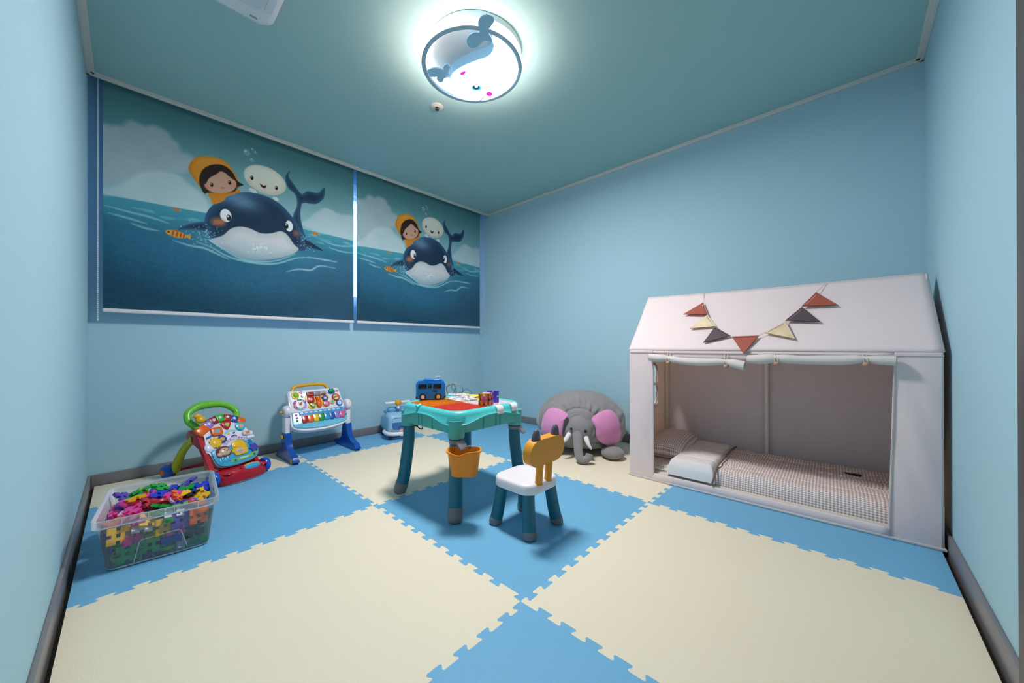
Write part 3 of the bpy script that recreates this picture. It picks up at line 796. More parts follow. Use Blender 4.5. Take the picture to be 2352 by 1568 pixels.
# ------------------------------------------------------------------ wooden pennant garland over the tent roof
gar = thing('pennant_garland', 'garland of seven triangular wooden pennants strung across the tent roof', 'garland', (1.347, -.3955, 0), math.radians(1.63))
flagc = {'rust': M('flag_rust', '#a2513f', rough=.6, var=.05), 'wood': M('flag_wood', '#e0c9a6', rough=.6, var=.12, vscale=14), 'plum': M('flag_plum', '#54434a', rough=.6, var=.05)}
edge_c = M('flag_edge', '#4d382c', rough=.7)
roofn = Vector((-(RZ_ - EZ), 0, .327)).normalized()
flags = [([(0.256, 0.274), (0.182, 0.232), (0.192, 0.369)], 'rust'), ([(0.180, 0.235), (0.114, 0.176), (0.107, 0.312)], 'wood'), ([(0.11, 0.181), (0.063, 0.097), (0.029, 0.222)], 'plum'), ([(0.058, 0.088), (0.061, -0.028), (-0.023, 0.025)], 'rust'),
         ([(0.126, -0.134), (0.075, -0.052), (0.043, -0.176)], 'wood'), ([(0.195, -0.196), (0.132, -0.133), (0.121, -0.266)], 'plum'), ([(0.267, -0.25), (0.2, -0.195), (0.196, -0.33)], 'rust')]
def on_roof(x, y, h): return Vector((x, y, EZ + (RZ_ - EZ) * x / .327)) + roofn * h
for P, c in flags:
    A, B, Cc = [on_roof(x, y, .012) for x, y in P]
    ctr = (A + B + Cc) / 3
    # slot along the strung edge A-B
    s0, s1 = A + (B - A) * .10 + (Cc - (A + B) / 2) * .05, A + (B - A) * .90 + (Cc - (A + B) / 2) * .05
    s2, s3 = A + (B - A) * .88 + (Cc - (A + B) / 2) * .085, A + (B - A) * .12 + (Cc - (A + B) / 2) * .085
    m = MB(); V = []
    for off in (-.0022, .0022):
        V += [p + roofn * off for p in (A, B, Cc, s0, s1, s2, s3)]
    Fc = []
    tri = [(0, 1, 4, 3), (1, 2, 5, 4), (2, 0, 3, 6), (2, 6, 5)]
    for f in tri: Fc.append(f[::-1]); Fc.append(tuple(i + 7 for i in f))
    for a, b in ((0, 1), (1, 2), (2, 0), (4, 3), (5, 4), (6, 5), (3, 6)): Fc.append((a, b, b + 7, a + 7))
    m.put([tuple(v) for v in V], Fc)
    fl = obj('pennant', m, flagc[c], gar, smooth=0)
    cen = [ctr + (p - ctr) * 1.012 for p in (A, B, Cc)]
    obj('cut_edge', MB().tube([tuple(p) for p in cen], .0016, 4, closed=True), edge_c, fl)
string = [on_roof(.321, .289, .004)]
order = [(0, 1), (0, 1), (0, 1), (0, 1), (1, 0), (1, 0), (1, 0)]
for (P, c), (a, b) in zip(flags, order):
    string += [on_roof(*P[a], .013), on_roof(*P[b], .013)]
string.append(on_roof(.322, -.287, .004))
obj('string', MB().tube([tuple(p) for p in [on_roof(.33, .292, .012) - Vector((0, 0, .004))] + string], .0014, 5), cordm, gar)

# ------------------------------------------------------------------ bedding in the tent (placed in tent coordinates)
GING = gingham('gingham', '#f6f1f2', '#b0978e', .0126)
WHITEQ = M('quilt_white', '#e2e0e2', rough=.9, bump=.2, bscale=120)
def tent_thing(name, label, cat, x, y, z):
    p = TENT_M @ Vector((x, y, z))
    return thing(name, label, cat, p, math.radians(1.63))
def slab(name, parent, x0, x1, y0, y1, zt, zb, mat, nu=60, nv=30, edge=.03, wr=.002, seed=1, quilt=None, uvo=0.0):
    """soft slab: puffy top that rolls down to zb at its rim; UV follows the cloth"""
    nf, ng = vnoise(seed), vnoise(seed + 50)
    lx, ly = x1 - x0, y1 - y0
    def fn(u, v):
        # stretch parameters so that the rim gets extra rings
        x, y = x0 + lx * v, y0 + ly * u
        dx = min(v, 1 - v) * lx; dy = min(u, 1 - u) * abs(ly)
        d = min(dx, dy)
        e = min(1, d / edge); h = math.sqrt(max(0, 1 - (1 - e) ** 2))
        z = zb + (zt - zb) * h
        z += (nf(x * 9, y * 9) * .6 + ng(x * 26, y * 30) * .5) * wr * h
        if quilt: z += quilt(x, y) * h
        return (x, y, z)
    wp = lambda t_: .45 * t_ + .55 * (.5 - .5 * math.cos(PI * t_))
    def uv(u, v):
        u, v = wp(u), wp(v); p = fn(u, v); dr = zt - p[2]
        dx = min(v, 1 - v) * lx; dy = min(u, 1 - u) * abs(ly)
        a, b = u * abs(ly), v * lx
        if dx < dy: b += dr * (-1 if v < .5 else 1)
        else: a += dr * (-1 if u < .5 else 1)
        return (a + uvo, b)
    return sheet(name, lambda u, v: fn(wp(u), wp(v)), nu, nv, mat, parent, 0, uv)
mt = tent_thing('mattress', 'gingham mattress topper showing beneath the pillow in the tent', 'mattress', .33, .0, .05)
slab('cover', mt, -.28, .28, .60, -.58, .038, .0, GING, 60, 26, .025, .0012, 4)
obj('edging', MB().tube([(-.281, .60 - 1.18 * k / 60, .014 + .003 * math.sin(k * 2.4)) for k in range(61)], .006, 6), M('edging_white', '#e9e4de', rough=.9), mt)
qt = tent_thing('quilt', 'beige gingham quilt with its white lining folded back at the top', 'quilt', .33, -.1, .088)
def ql(x, y):
    r = abs(((x + .31) / .115) % 1 - .5)
    return -.010 * math.exp(-((.5 - r) / .06) ** 2)
slab('quilt_cover', qt, -.305, .285, .30, -.505, .045, -.042, GING, 190, 110, .05, .0042, 12, ql)
fm = slab('folded_lining', qt, -.325, .285, .515, .265, .062, -.030, WHITEQ, 34, 60, .035, .002, 17, ql)
obj('lining_edge', MB().tube([(-.34, .275, -.03), (-.335, .268, .0), (-.31, .265, .035), (-.25, .262, .058), (-.1, .262, .063), (.1, .262, .063), (.27, .262, .05)], .005, 8), M('quilt_piping', '#7d675c', rough=.9), qt)
for q in (-.215, -.1, .015, .13):
    obj('stitch_line', MB().tube([(q, .50 - .22 * k / 6, .0605) for k in range(7)], .0012, 4), M('stitch_grey', '#c8c6c8', rough=.9), fm)
prt = rot2([(-.034, .004), (-.030, .012), (-.016, .012), (-.004, .007), (.006, .018), (.020, .017), (.030, .022), (.034, .008), (.030, -.012), (.016, -.018), (.002, -.012), (-.014, -.007), (-.030, -.010)], -1.57, (.09, -.29))
o = obj('print_mark', MB().prism(prt, .0475, .0490), M('print_black', '#1d1b1b', rough=.9), qt, smooth=0)
pl = tent_thing('pillow', 'plump gingham pillow at the closed end of the tent bed', 'pillow', .36, .49, .09)
def pil(sg):
    nf = vnoise(77)
    def fn(u, v):
        a, b = 2 * u - 1, 2 * v - 1
        k = (1 - abs(a) ** 3.2) * (1 - abs(b) ** 3.2)
        h = .075 * max(0, k) ** .55
        sq = 1 - .06 * (1 - abs(a)) * abs(b) ** 4 - .06 * (1 - abs(b)) * abs(a) ** 4
        return (a * .19 * sq, b * .115 * sq, .062 + sg * h + (nf(a * 1.5, b * 1.5) * .004 * k if sg > 0 else .02 * 0))
    return fn
PM = T(.0, .0, .0) @ RY(-.12)
for sg in (1, -1):
    f0 = pil(sg)
    sheet('pillow_top' if sg > 0 else 'pillow_base', lambda u, v: tuple(PM @ Vector(f0(u, v))), 30, 24, GING, pl, 0, lambda u, v: (u * .44, v * .27))

# ------------------------------------------------------------------ elephant bean bag
el_ = thing('elephant_beanbag', 'grey plush elephant bean bag with pink ears and white tusks', 'bean bag', (1.66, .80, 0), math.radians(-58))
PL = M('plush_grey', '#8b898b', rough=.95, spec=.1, var=.05, vscale=14, bump=.5, bscale=90, sheen=.3)
PK = M('plush_pink', '#d992c2', rough=.95, spec=.1, var=.04, vscale=12, bump=.4, bscale=90, sheen=.3)
TW = M('plush_white', '#e4e3ea', rough=.9, bump=.3, bscale=90)
nf, ng = vnoise(41), vnoise(43)
def body(p):
    x, y, z = p
    zz = z
    r = math.hypot(x / .352, y / .31)
    if zz < .05: zz = .05 - (.05 - zz) * .35
    w = nf(x * 2.2, y * 2.2, z * 3) * .012 + ng(x * 8, y * 8, z * 11) * .006 - .006 * abs(ng(x * 4 + 1, y * 4, z * 5)) ** .5 * (1 if z > .1 else 0)
    # seam folds on the crown and creases low on the front
    w += -.010 * math.exp(-((x - .085) / .010) ** 2) * (1 if z > .28 else 0) * math.exp(-((z - .36) / .07) ** 2)
    if y < -.05:
        e_ = math.hypot((x + .01) / .16, (z - .20) / .155)
        w += -.014 * math.exp(-((e_ - 1) / .05) ** 2) * (1 if z > .15 else .4)
        w += .007 * math.sin(math.atan2(z - .2, x) * 23 + nf(x * 3, z * 3) * 3) * math.exp(-((e_ - 1.22) / .2) ** 2)
    if y < -.1: w += .006 * math.sin(z * 95 + x * 12 + nf(x * 3, 0, 0) * 2) * math.exp(-((z - .09) / .06) ** 2)
    s = 1 + w / .3
    return (x * s, y * s, max(.002, zz * (1 + w * .8)))
bm_ = MB().ell((0, 0, .215), (.352, .31, .240), 220, 130, fn=lambda p: body((p[0] * (1 + .10 * max(0, .2 - p[2]) / .2), p[1] * (1 + .08 * max(0, .2 - p[2]) / .2), p[2])))
bodyo = obj('body', bm_, PL, el_, smooth=2.5)
head = obj('head', MB().ell((-.012, -.225, .19), (.125, .115, .125), 36, 24, fn=lambda p: (p[0] + .003 * math.sin(p[2] * 60), p[1] + .004 * nf(p[0] * 6, p[2] * 6), p[2])), PL, el_, smooth=2.5)
def ear(P, bulge, fold):
    loop = spline([(x, z) for x, z in P], 5, True)
    c = Vector((sum(p[0] for p in loop) / len(loop), sum(p[1] for p in loop) / len(loop)))
    n = len(loop); V = []; Fc = []
    def ysurf(x, z):                                     # lies on the front of the body
        q = 1 - (x / .352) ** 2 - ((z - .215) / .245) ** 2
        return -.31 * math.sqrt(max(.03, q)) - .030
    K = 6
    for side in (1, -1):
        for k in range(K + 1):
            t_ = 1 - k / K
            for p in loop:
                q = c + (Vector(p) - c) * t_
                th = .012 * math.sqrt(max(0, 1 - t_ ** 2.5)) + .001
                yy = max(ysurf(q.x, q.y), -.335) - (th if side > 0 else -th) - fold * max(0, .14 - q.y) + .004 * nf(q.x * 5, q.y * 5)
                V.append((q.x, yy, q.y))
    base = (K + 1) * n
    for s_ in (0, 1):
        for k in range(K):
            for i in range(n):
                j = (i + 1) % n; a = s_ * base + k * n
                Fc.append((a + i, a + j, a + n + j, a + n + i))
    for i in range(n): Fc.append((i, (i + 1) % n, base + (i + 1) % n, base + i))
    return obj('ear', MB().put(V, Fc), PK, el_, smooth=2.0)
ear([(-.088, .312), (-.161, .345), (-.231, .336), (-.278, .275), (-.293, .18), (-.27, .11), (-.20, .10), (-.142, .115), (-.128, .20), (-.115, .27)], 0, .15)
ear([(.078, .294), (.151, .338), (.216, .340), (.264, .296), (.29, .21), (.288, .13), (.262, .082), (.211, .074), (.15, .115), (.108, .163), (.102, .23)], 0, .22)
trk = spline([(-.023, -.30, .190), (-.022, -.335, .165), (-.018, -.385, .115), (-.014, -.415, .065), (-.002, -.43, .036), (.024, -.435, .030), (.048, -.435, .045), (.057, -.43, .072)], 6)
obj('trunk', MB().tube(trk, [.034 - .010 * i / (len(trk) - 1) for i in range(len(trk) - 1)] + [.018], 18), PL, el_, smooth=2.5)
for P in ([(-.078, -.30, .175), (-.092, -.345, .160), (-.112, -.365, .138), (-.132, -.37, .126)], [(.036, -.30, .158), (.042, -.345, .142), (.056, -.366, .112), (.075, -.37, .088)]):
    S = spline(P, 6); n = len(S)
    obj('tusk', MB().tube(S, [.019 * (1 - (i / (n - 1)) ** 2 * .72) for i in range(n)], 14), TW, el_, smooth=2.5)
EY = M('eye_black', '#101014', rough=.1)
for x, z in ((-.067, .215), (.034, .202)):
    eo = obj('eye', MB().ell((x, -.333 + .0, z), (.010, .008, .010), 16, 10), EY, el_, smooth=2.5)
    for k in (-1, 0, 1):
        obj('eyelash', MB().tube([(x + k * .004, -.338, z + .008), (x + k * .008, -.34, z + .018)], .0008, 4), EY, eo)
obj('foot', MB().ell((.225, -.26, .042), (.082, .085, .044), 26, 16, Mx=None), PL, el_, smooth=2.5)
obj('foot', MB().ell((-.215, -.25, .038), (.078, .07, .040), 26, 16), PL, el_, smooth=2.5)

# ------------------------------------------------------------------ children's activity table
TX, TY = .425, .80
AQUA = M('aqua_plastic', '#52c6c8', rough=.33)
SEA = M('sea_green_plastic', '#4fb0a6', rough=.38)
TEAL = M('teal_plastic', '#07687d', rough=.45, bump=.08, bscale=400)
GREYP = M('grey_plastic', '#77757a', rough=.5, bump=.08, bscale=400)
WHITEP = M('white_plastic', '#e9e6ec', rough=.35)
ORANGE = M('orange_plastic', '#e09422', rough=.42, bump=.05, bscale=400)
table = thing('activity_table', 'aqua children\'s building-brick table with teal legs in the middle of the room', 'table', (TX, TY, 0))
A_ = .255
def rloop(a, r, z, n=10, wave=None):
    return [(x, y, z if wave is None else wave(x, y)) for x, y in rrect(a, a, r, n)]
def dense(a, r, zf, m=40):
    """rounded square with extra points along its sides; z from zf(s) with s=0 at mid-side, 1 at a corner"""
    P = []
    base = rrect(a, a, r, 8)
    for i in range(len(base)):
        p, q = Vector(base[i]), Vector(base[(i + 1) % len(base)])
        k = 14 if (q - p).length > .1 else 1
        for t_ in range(k):
            w = p + (q - p) * t_ / k
            P.append((w.x, w.y, zf(w.x, w.y)))
    return P
def corner(x, y):
    s = min(abs(x), abs(y)) / A_
    return max(0, min(1, (s - .12) / .72))
def wv(x, y):
    c = corner(x, y); c = c * c * (3 - 2 * c)
    return .468 - .030 * c
rim = MB().loft([dense(A_ - .008, .085, wv), dense(A_ + .004, .09, lambda x, y: wv(x, y) - .001), dense(A_ + .004, .09, lambda x, y: wv(x, y) + .004), dense(A_ - .001, .09, lambda x, y: wv(x, y) + .007), dense(A_ - .004, .09, lambda x, y: .484), dense(A_ - .010, .085, lambda x, y: .496), dense(A_ - .020, .08, lambda x, y: .503), dense(A_ - .034, .07, lambda x, y: .503), dense(A_ - .040, .066, lambda x, y: .498), dense(A_ - .042, .064, lambda x, y: .47)], cap0=False, cap1=False)
rimo = obj('table_rim', rim, AQUA, table, smooth=1.0)
apron = MB().loft([dense(A_ - .012, .08, lambda x, y: .47), dense(A_ - .016, .078, lambda x, y: .40), dense(A_ - .024, .075, lambda x, y: .398), dense(A_ - .026, .07, lambda x, y: .46)], cap0=False, cap1=False)
ap = obj('apron', apron, SEA, table, smooth=1.0)
for s, ax in ((-1, 0), (1, 0), (-1, 1), (1, 1)):
    for q in (-.06, .03, .06):
        c = (q, s * (A_ - .013), .432) if ax else (s * (A_ - .013), q, .432)
        obj('rib', MB().box(c, (.003, .006, .06) if ax else (.006, .003, .06), .001), SEA, ap)
obj('table_bed', MB().prism(rrect(A_ - .03, A_ - .03, .06), .455, .492), M('tray_white', '#e3dfe4', rough=.5), table)
# four studded building plates
def studs(n, pitch):
    m = MB(); r, h = .0031, .0034
    for i in range(n):
        for j in range(n):
            x, y = (i - (n - 1) / 2) * pitch, (j - (n - 1) / 2) * pitch
            V = [(x + r * math.cos(PI * k / 3), y + r * math.sin(PI * k / 3), z) for z in (0, h) for k in range(6)]
            m.put(V, [tuple(range(6, 12))] + [(k, (k + 1) % 6, (k + 1) % 6 + 6, k + 6) for k in range(6)])
    return m
PH = .1035
NS = 18
stud_me = {}
for qx, qy, col, nm in ((-1, 1, '#dd8a1c', 'orange'), (-1, -1, '#d84a38', 'red'), (1, -1, '#e6dade', 'white'), (1, 1, '#e5c52c', 'yellow')):
    pm_ = M('plate_' + nm, col, rough=.38)
    pl_ = obj('building_plate', MB().prism([(x + qx * (PH + .0005), y + qy * (PH + .0005)) for x, y in rrect(PH, PH, .012, 3)], .491, .4985), pm_, table, smooth=.4, label=nm + ' studded building plate')
    s_ = studs(NS, 2 * PH / NS)
    so = link('stud', s_.mesh('stud', .5), pm_, pl_)
    so.location = (qx * (PH + .0005), qy * (PH + .0005), .4985)
    so['kind'] = 'stuff'
# white clips on the rim facing the chair, a finger notch, sockets and legs
for cx in (.045, .155):
    P = [(-.0275, .006), (-.0275, -.004), (-.012, -.012), (0, -.008), (.012, -.012), (.0275, -.004), (.0275, .006)]
    clip = MB()
    prof = [(.012, .5035), (-.004, .5045), (-.016, .499), (-.0225, .485), (-.0235, .466)]
    V = []
    for u in (-.023, .023):
        for y, z in prof: V.append((cx + u, -A_ + .018 + y, z))
        for y, z in prof: V.append((cx + u, -A_ + .018 + y + .004, z - .004))
    n = len(prof); Fc = []
    for k in range(n - 1): Fc.append((k, k + 1, 2 * n + k + 1, 2 * n + k)); Fc.append((n + k, n + k + 1, 3 * n + k + 1, 3 * n + k)); Fc.append((k, k + 1, n + k + 1, n + k)); Fc.append((2 * n + k, 2 * n + k + 1, 3 * n + k + 1, 3 * n + k))
    Fc += [(0, n, 3 * n, 2 * n), (n - 1, 2 * n - 1, 4 * n - 1, 3 * n - 1)]
    co = obj('rim_clip', clip.put(V, Fc), WHITEP, table, smooth=.9)
    for u in (-.018, .018):
        obj('clip_tab', MB().box((cx + u, -A_ - .0055, .468), (.012, .008, .007), .002), M('clip_pink', '#d9c4bd', rough=.5), co)
obj('finger_notch', MB().tube([(-A_ - .002, .055, .499), (-A_ + .022, .055, .505)], .010, 14), AQUA, rimo)
legd = .222
def leg(parent, x0, y0, x1, y1, ztop, zj, zfoot, r0, r1, nm='leg'):
    d = Vector((x1 - x0, y1 - y0, 0))
    pts = spline([(x0, y0, ztop), (x0, y0, zj), (x0 + d.x * .30, y0 + d.y * .30, zj * .68), (x0 + d.x * .72, y0 + d.y * .72, zj * .32), (x1, y1, zfoot - .004)], 6)
    n = len(pts)
    R = [r0 + (r1 - r0) * (i / (n - 1)) for i in range(n)]
    lg = obj(nm, MB().tube(pts, R, 18), TEAL, parent, smooth=.9)
    e = Vector(pts[-1]); dirn = (e - Vector(pts[-3])).normalized()
    f = e + dirn * (-(e.z) / dirn.z)
    obj('foot', MB().tube([tuple(e - dirn * .004), tuple(e - dirn * .0005), tuple(e + (f - e) * .55), tuple(e + (f - e) * .86), tuple(f)], [r1 * 1.0, r1 * 1.05, r1 * 1.04, r1 * .98, r1 * .84], 18), GREYP, lg, smooth=.9)
    return lg
for sx in (-1, 1):
    for sy in (-1, 1):
        x, y = sx * (A_ - .047), sy * (A_ - .047)
        obj('leg_socket', MB().lathe([(.040, .46), (.040, .385), (.038, .376), (.030, .374)], 24, T(x, y, 0)), SEA, table)
        obj('socket_ring', MB().lathe([(.0325, .376), (.0335, .374), (.0335, .371), (.0325, .369)], 24, T(x, y, 0)), M('ring_dark', '#24484c', rough=.5), table)
        lg = leg(table, x, y, x + sx * .026, y + sy * .026, .372, .30, .060, .031, .034)
        obj('joint_line', MB().lathe([(.0302, .299), (.0308, .301), (.0302, .303)], 24, T(x, y, 0)), M('teal_dark', '#054f60', rough=.5), lg)
# grey hooks for hanging bins on two legs
def hook(x, y, ang, nm='bin_hook'):
    mx = T(x, y, 0) @ RZ(ang)
    m = MB().lathe([(.0322, .352), (.0345, .352), (.0345, .369), (.0322, .369), (.0322, .352)], 24, mx)
    m.loft([[(.03, -.022, .346), (.03, .022, .346), (.03, .022, .368), (.03, -.022, .368)], [(.050, -.024, .338), (.050, .024, .338), (.050, .024, .352), (.050, -.024, .352)], [(.060, -.020, .330), (.060, .020, .330), (.060, .020, .336), (.060, -.020, .336)]], Mx=mx)
    return obj(nm, m, M('hook_grey', '#8f8d93', rough=.45), table)
hook(-(A_ - .047), -(A_ - .047), math.radians(268))
hook(A_ - .047, -(A_ - .047), math.radians(-70))
obj('cable_hook', MB().tube(spline([(-.20, .215, .372), (-.17, .19, .365), (-.16, .175, .352), (-.150, .165, .350), (-.148, .163, .362)], 5), .0035, 8), M('black_plastic', '#17171a', rough=.4), table)

# orange bin hanging on the hook
BM_ = T(TX - .208, TY - .208, 0) @ RZ(math.radians(224)) @ T(-.008, .046, 0)
bin_ = thing('hanging_bin', 'orange plastic bin hanging on the front table leg', 'bin', tuple((BM_ @ Vector((0, 0, .222)))), math.radians(224))
BINM = M('bin_orange', '#ec9a22', rough=.4, trans=.26)
def bl(w, d0, d1, z, dip=0.0, n=7):
    """rounded outline; long axis along y, d0..d1 along x; the front rim dips"""
    cx = (d0 + d1) / 2; P = rrect((d1 - d0) / 2, w, min(.03, (d1 - d0) * .48), n)
    out = []
    base = []
    for i in range(len(P)):
        p, q = Vector(P[i]), Vector(P[(i + 1) % len(P)])
        k = 8 if i % (n + 1) == n else 1
        for t_ in range(k): base.append(p + (q - p) * t_ / k)
    for p in base:
        f = max(0, min(1, (p.x + (d1 - d0) * .1) / ((d1 - d0) * .5)))
        out.append((cx + p.x, p.y, z - dip * f * math.exp(-((p.y + .022) / .034) ** 2)))
    return out
binb = MB().loft([bl(.050, .044, .098, .004), bl(.055, .042, .104, .0), bl(.060, .041, .110, .006), bl(.074, .040, .128, .115, .016), bl(.0795, .037, .134, .116, .016), bl(.0795, .037, .134, .122, .016), bl(.0715, .043, .126, .122, .016), bl(.070, .043, .124, .110, .016), bl(.057, .044, .107, .010), bl(.050, .046, .10, .008)])
obj('bin_shell', binb, BINM, bin_, smooth=.9)
for y in (-.02, .02):
    obj('hang_clip', MB().box((.040, y, .119), (.012, .016, .014), .003), GREYP, bin_)
for k, (x, y, z, a) in enumerate(((.062, -.03, .03, .3), (.085, -.02, .035, 1.0), (.075, .012, .045, .1), (.07, .035, .05, .7), (.08, -.045, .03, .5))):
    b = thing('toy_brick', 'brown toy brick lying inside the orange hanging bin', 'toy brick', BM_ @ Vector((x, y, .222 + z - .02)), a, 'bricks in the hanging bin')
    brm = M('brick_brown', '#6a4a12', rough=.5)
    obj('brick_body', MB().box((0, 0, .012), (.032, .032, .024), .002), brm, b)
    for sx in (-.008, .008):
        for sy in (-.008, .008): obj('stud', MB().lathe([(.005, .024), (.005, .028), (0, .028)], 10, T(sx, sy, 0)), brm, b)

# ------------------------------------------------------------------ toy bus
bus = thing('toy_bus', 'blue toy bus with dark windows and the number 120 on the table', 'toy bus', (.366, 1.012, .502), math.radians(-35))
BB = M('bus_blue', '#1673c4', rough=.28)
BK = M('bus_glass', '#0d1022', rough=.12)
prof = rrect(.083, .052, .018, 6)
obj('body', MB().prism([(x, y + .058) for x, y in prof], -.036, .036, .008, 3, Mx=RX(PI / 2)).box((0, 0, .03), (.150, .07, .03), .006), BB, bus)
roofp = MB().box((.012, 0, .113), (.105, .052, .014), .006, 3)
obj('roof_box', roofp, BB, bus)
for s in (-1, 1):
    for x0, x1 in ((-.070, -.022), (.014, .060)):
        obj('window', MB().box(((x0 + x1) / 2, s * .0362, .078), (x1 - x0, .002, .028), .003), BK, bus)
    obj('door_window', MB().box((-.004, s * .0362, .076), (.020, .002, .020), .003), BK, bus)
    obj('door_lintel', MB().box((-.004, s * .0362, .0915), (.024, .002, .004), .001), BK, bus)
    for x, hub in ((-.045, '#cfc4b0'), (.042, '#e0a552')):
        mw_ = T(x, s * .031, .017) @ RX(PI / 2 * s)
        obj('wheel_arch', MB().lathe([(.0195, -.001), (.0195, -.0065), (0, -.0065)], 22, T(x, s * .031, .019) @ RX(PI / 2 * s)), BK, bus)
        w = obj('wheel', MB().lathe([(.0165, .006), (.0175, .003), (.0175, -.007), (.015, -.0095), (0, -.0085)], 22, mw_), M('tyre', '#15151a', rough=.6), bus)
        obj('hub', MB().lathe([(.011, -.009), (.010, -.011), (0, -.0112)], 18, mw_), M('hub_' + hub[1:], hub, rough=.4), w)
obj('windscreen', MB().box((.083, 0, .077), (.002, .058, .034), .004), BK, bus)
obj('rear_window', MB().box((-.083, 0, .08), (.002, .05, .026), .004), BK, bus)
obj('bumper', MB().box((.078, 0, .016), (.016, .07, .014), .004), M('bumper_dark', '#2a2622', rough=.5), bus)
obj('bumper', MB().box((-.077, 0, .014), (.016, .071, .016), .004), M('bumper_dark', '#2a2622', rough=.5), bus)
obj('tail_light', MB().box((-.0825, -.032, .036), (.003, .007, .010), .001), M('tail_red', '#b0232a', rough=.3), bus)
ant = obj('roof_fan', MB().tube([(.042, 0, .118), (.042, 0, .130)], .0035, 8).ell((.042, 0, .131), (.015, .015, .003), 18, 8), M('fan_grey', '#a9aeb8', rough=.35), bus)
obj('roof_light', MB().ell((.018, 0, .121), (.004, .004, .004), 10, 8), M('amber', '#c7b21e', rough=.3), bus)
def text(name, s, size, mat, parent, Mx, depth=.0006, font_bold=False):
    cu = bpy.data.curves.new(name, 'FONT'); cu.body = s; cu.size = size; cu.extrude = depth; cu.align_x = 'CENTER'; cu.align_y = 'CENTER'
    if font_bold: cu.offset = size * .02
    tmp = bpy.data.objects.new(name, cu); COL.objects.link(tmp)
    dg = bpy.context.evaluated_depsgraph_get()
    me = bpy.data.meshes.new_from_object(tmp.evaluated_get(dg))
    bpy.data.objects.remove(tmp)
    me.transform(Mx)
    me.name = name
    me.materials.clear()
    return link(name, me, mat, parent)
text('number', '120', .018, BK, bus, T(.022, -.0365, .050) @ RX(PI / 2), font_bold=True)

# ------------------------------------------------------------------ interlocking plastic tiles: shape shared by the cube on the table and the pieces in the storage box
PAT = ['11011', '11111', '01010', '11111', '11011']
def flake(cell, th, pat=PAT):
    n = len(pat); m = MB(); V = {}
    verts, faces = [], []
    def vi(i, j, k):
        key = (i, j, k)
        if key not in V:
            V[key] = len(verts); verts.append(((i - n / 2) * cell, (j - n / 2) * cell, (k - .5) * th))
        return V[key]
    g = lambda i, j: 0 <= i < n and 0 <= j < n and pat[j][i] == '1'
    for j in range(n):
        for i in range(n):
            if not g(i, j): continue
            faces.append((vi(i, j, 1), vi(i + 1, j, 1), vi(i + 1, j + 1, 1), vi(i, j + 1, 1)))
            faces.append((vi(i, j, 0), vi(i, j + 1, 0), vi(i + 1, j + 1, 0), vi(i + 1, j, 0)))
            for di, dj, a, b in ((-1, 0, (i, j + 1), (i, j)), (1, 0, (i + 1, j), (i + 1, j + 1)), (0, -1, (i, j), (i + 1, j)), (0, 1, (i + 1, j + 1), (i, j + 1))):
                if not g(i + di, j + dj): faces.append((vi(*a, 0), vi(*b, 0), vi(*b, 1), vi(*a, 1)))
    return m.put(verts, faces)
cube = thing('puzzle_cube', 'cube of interlocking tiles, yellow front and white top, on the table', 'toy cube', (.452, .632, .5022), math.radians(-64))
cs = .0125; h_ = 5 * cs / 2
yel, pnk = M('tile_yellow', '#e0a018', rough=.4), M('tile_pink', '#cf3f9a', rough=.4)
sides = [(T(0, -h_ + cs / 2, h_) @ RX(PI / 2), yel), (T(0, h_ - cs / 2, h_) @ RX(PI / 2), M('tile_blue', '#2845b8', rough=.4)), (T(h_ - cs / 2, 0, h_) @ RY(PI / 2), M('tile_red', '#bb2236', rough=.4)), (T(-h_ + cs / 2, 0, h_) @ RY(PI / 2), M('tile_green', '#159a38', rough=.4)), (T(0, 0, 2 * h_ - cs / 2), M('tile_white', '#e8dfe2', rough=.4)), (T(0, 0, cs / 2), yel)]
for k, (mx, m_) in enumerate(sides):
    f = flake(cs * (.999 - .001 * k), cs * .98); f.v = [tuple(mx @ Vector(p)) for p in f.v]
    obj('tile', f, m_, cube, smooth=0)
plus = MB(T(0, -h_ - .0015, h_) @ RX(PI / 2)).box((0, 0, 0), (.034, .0118, .006), .001).box((0, 0, 0), (.0118, .034, .0062), .001)
obj('plus_tile', plus, pnk, cube)
obj('plus_tile', MB(T(-.012, -h_ - .0012, h_) @ RX(PI / 2)).box((0, 0, 0), (.011, .011, .0065), .001), MATS['tile_green'], cube)
pv = thing('tile_stack', 'upright purple interlocking tiles standing behind the puzzle cube', 'toy tiles', (.532, .662, .5022), math.radians(-58))
for k in range(2):
    f = flake(cs * .998, cs * .95); mx = T(0, k * cs, h_) @ RX(PI / 2); f.v = [tuple(mx @ Vector(p)) for p in f.v]
    obj('tile', f, M('tile_violet', '#5b3cc0', rough=.4), pv, smooth=0)

# ------------------------------------------------------------------ paper sheets on the table
def doodle(name, base, cols, scale):
    m = bpy.data.materials.new(name); m.use_nodes = True; nt = m.node_tree; b = nt.nodes['Principled BSDF']; b.inputs['Roughness'].default_value = .8
    tc = nt.nodes.new('ShaderNodeTexCoord'); n = nt.nodes.new('ShaderNodeTexNoise'); n.inputs['Scale'].default_value = scale; n.inputs['Detail'].default_value = 2; n.inputs['Distortion'].default_value = .6
    r = nt.nodes.new('ShaderNodeValToRGB'); r.color_ramp.interpolation = 'CONSTANT'
    els = r.color_ramp.elements; els[0].color = lin(base); els[0].position = 0
    for k, c in enumerate(cols):
        e = els.new(.42 + .045 * k) if k else els[1]
        e.position = .42 + .045 * k; e.color = lin(c)
    e = els.new(.42 + .045 * len(cols)); e.color = lin(base)
    nt.links.new(tc.outputs['Object'], n.inputs['Vector']); nt.links.new(n.outputs['Fac'], r.inputs[0]); nt.links.new(r.outputs[0], b.inputs['Base Color'])
    return m
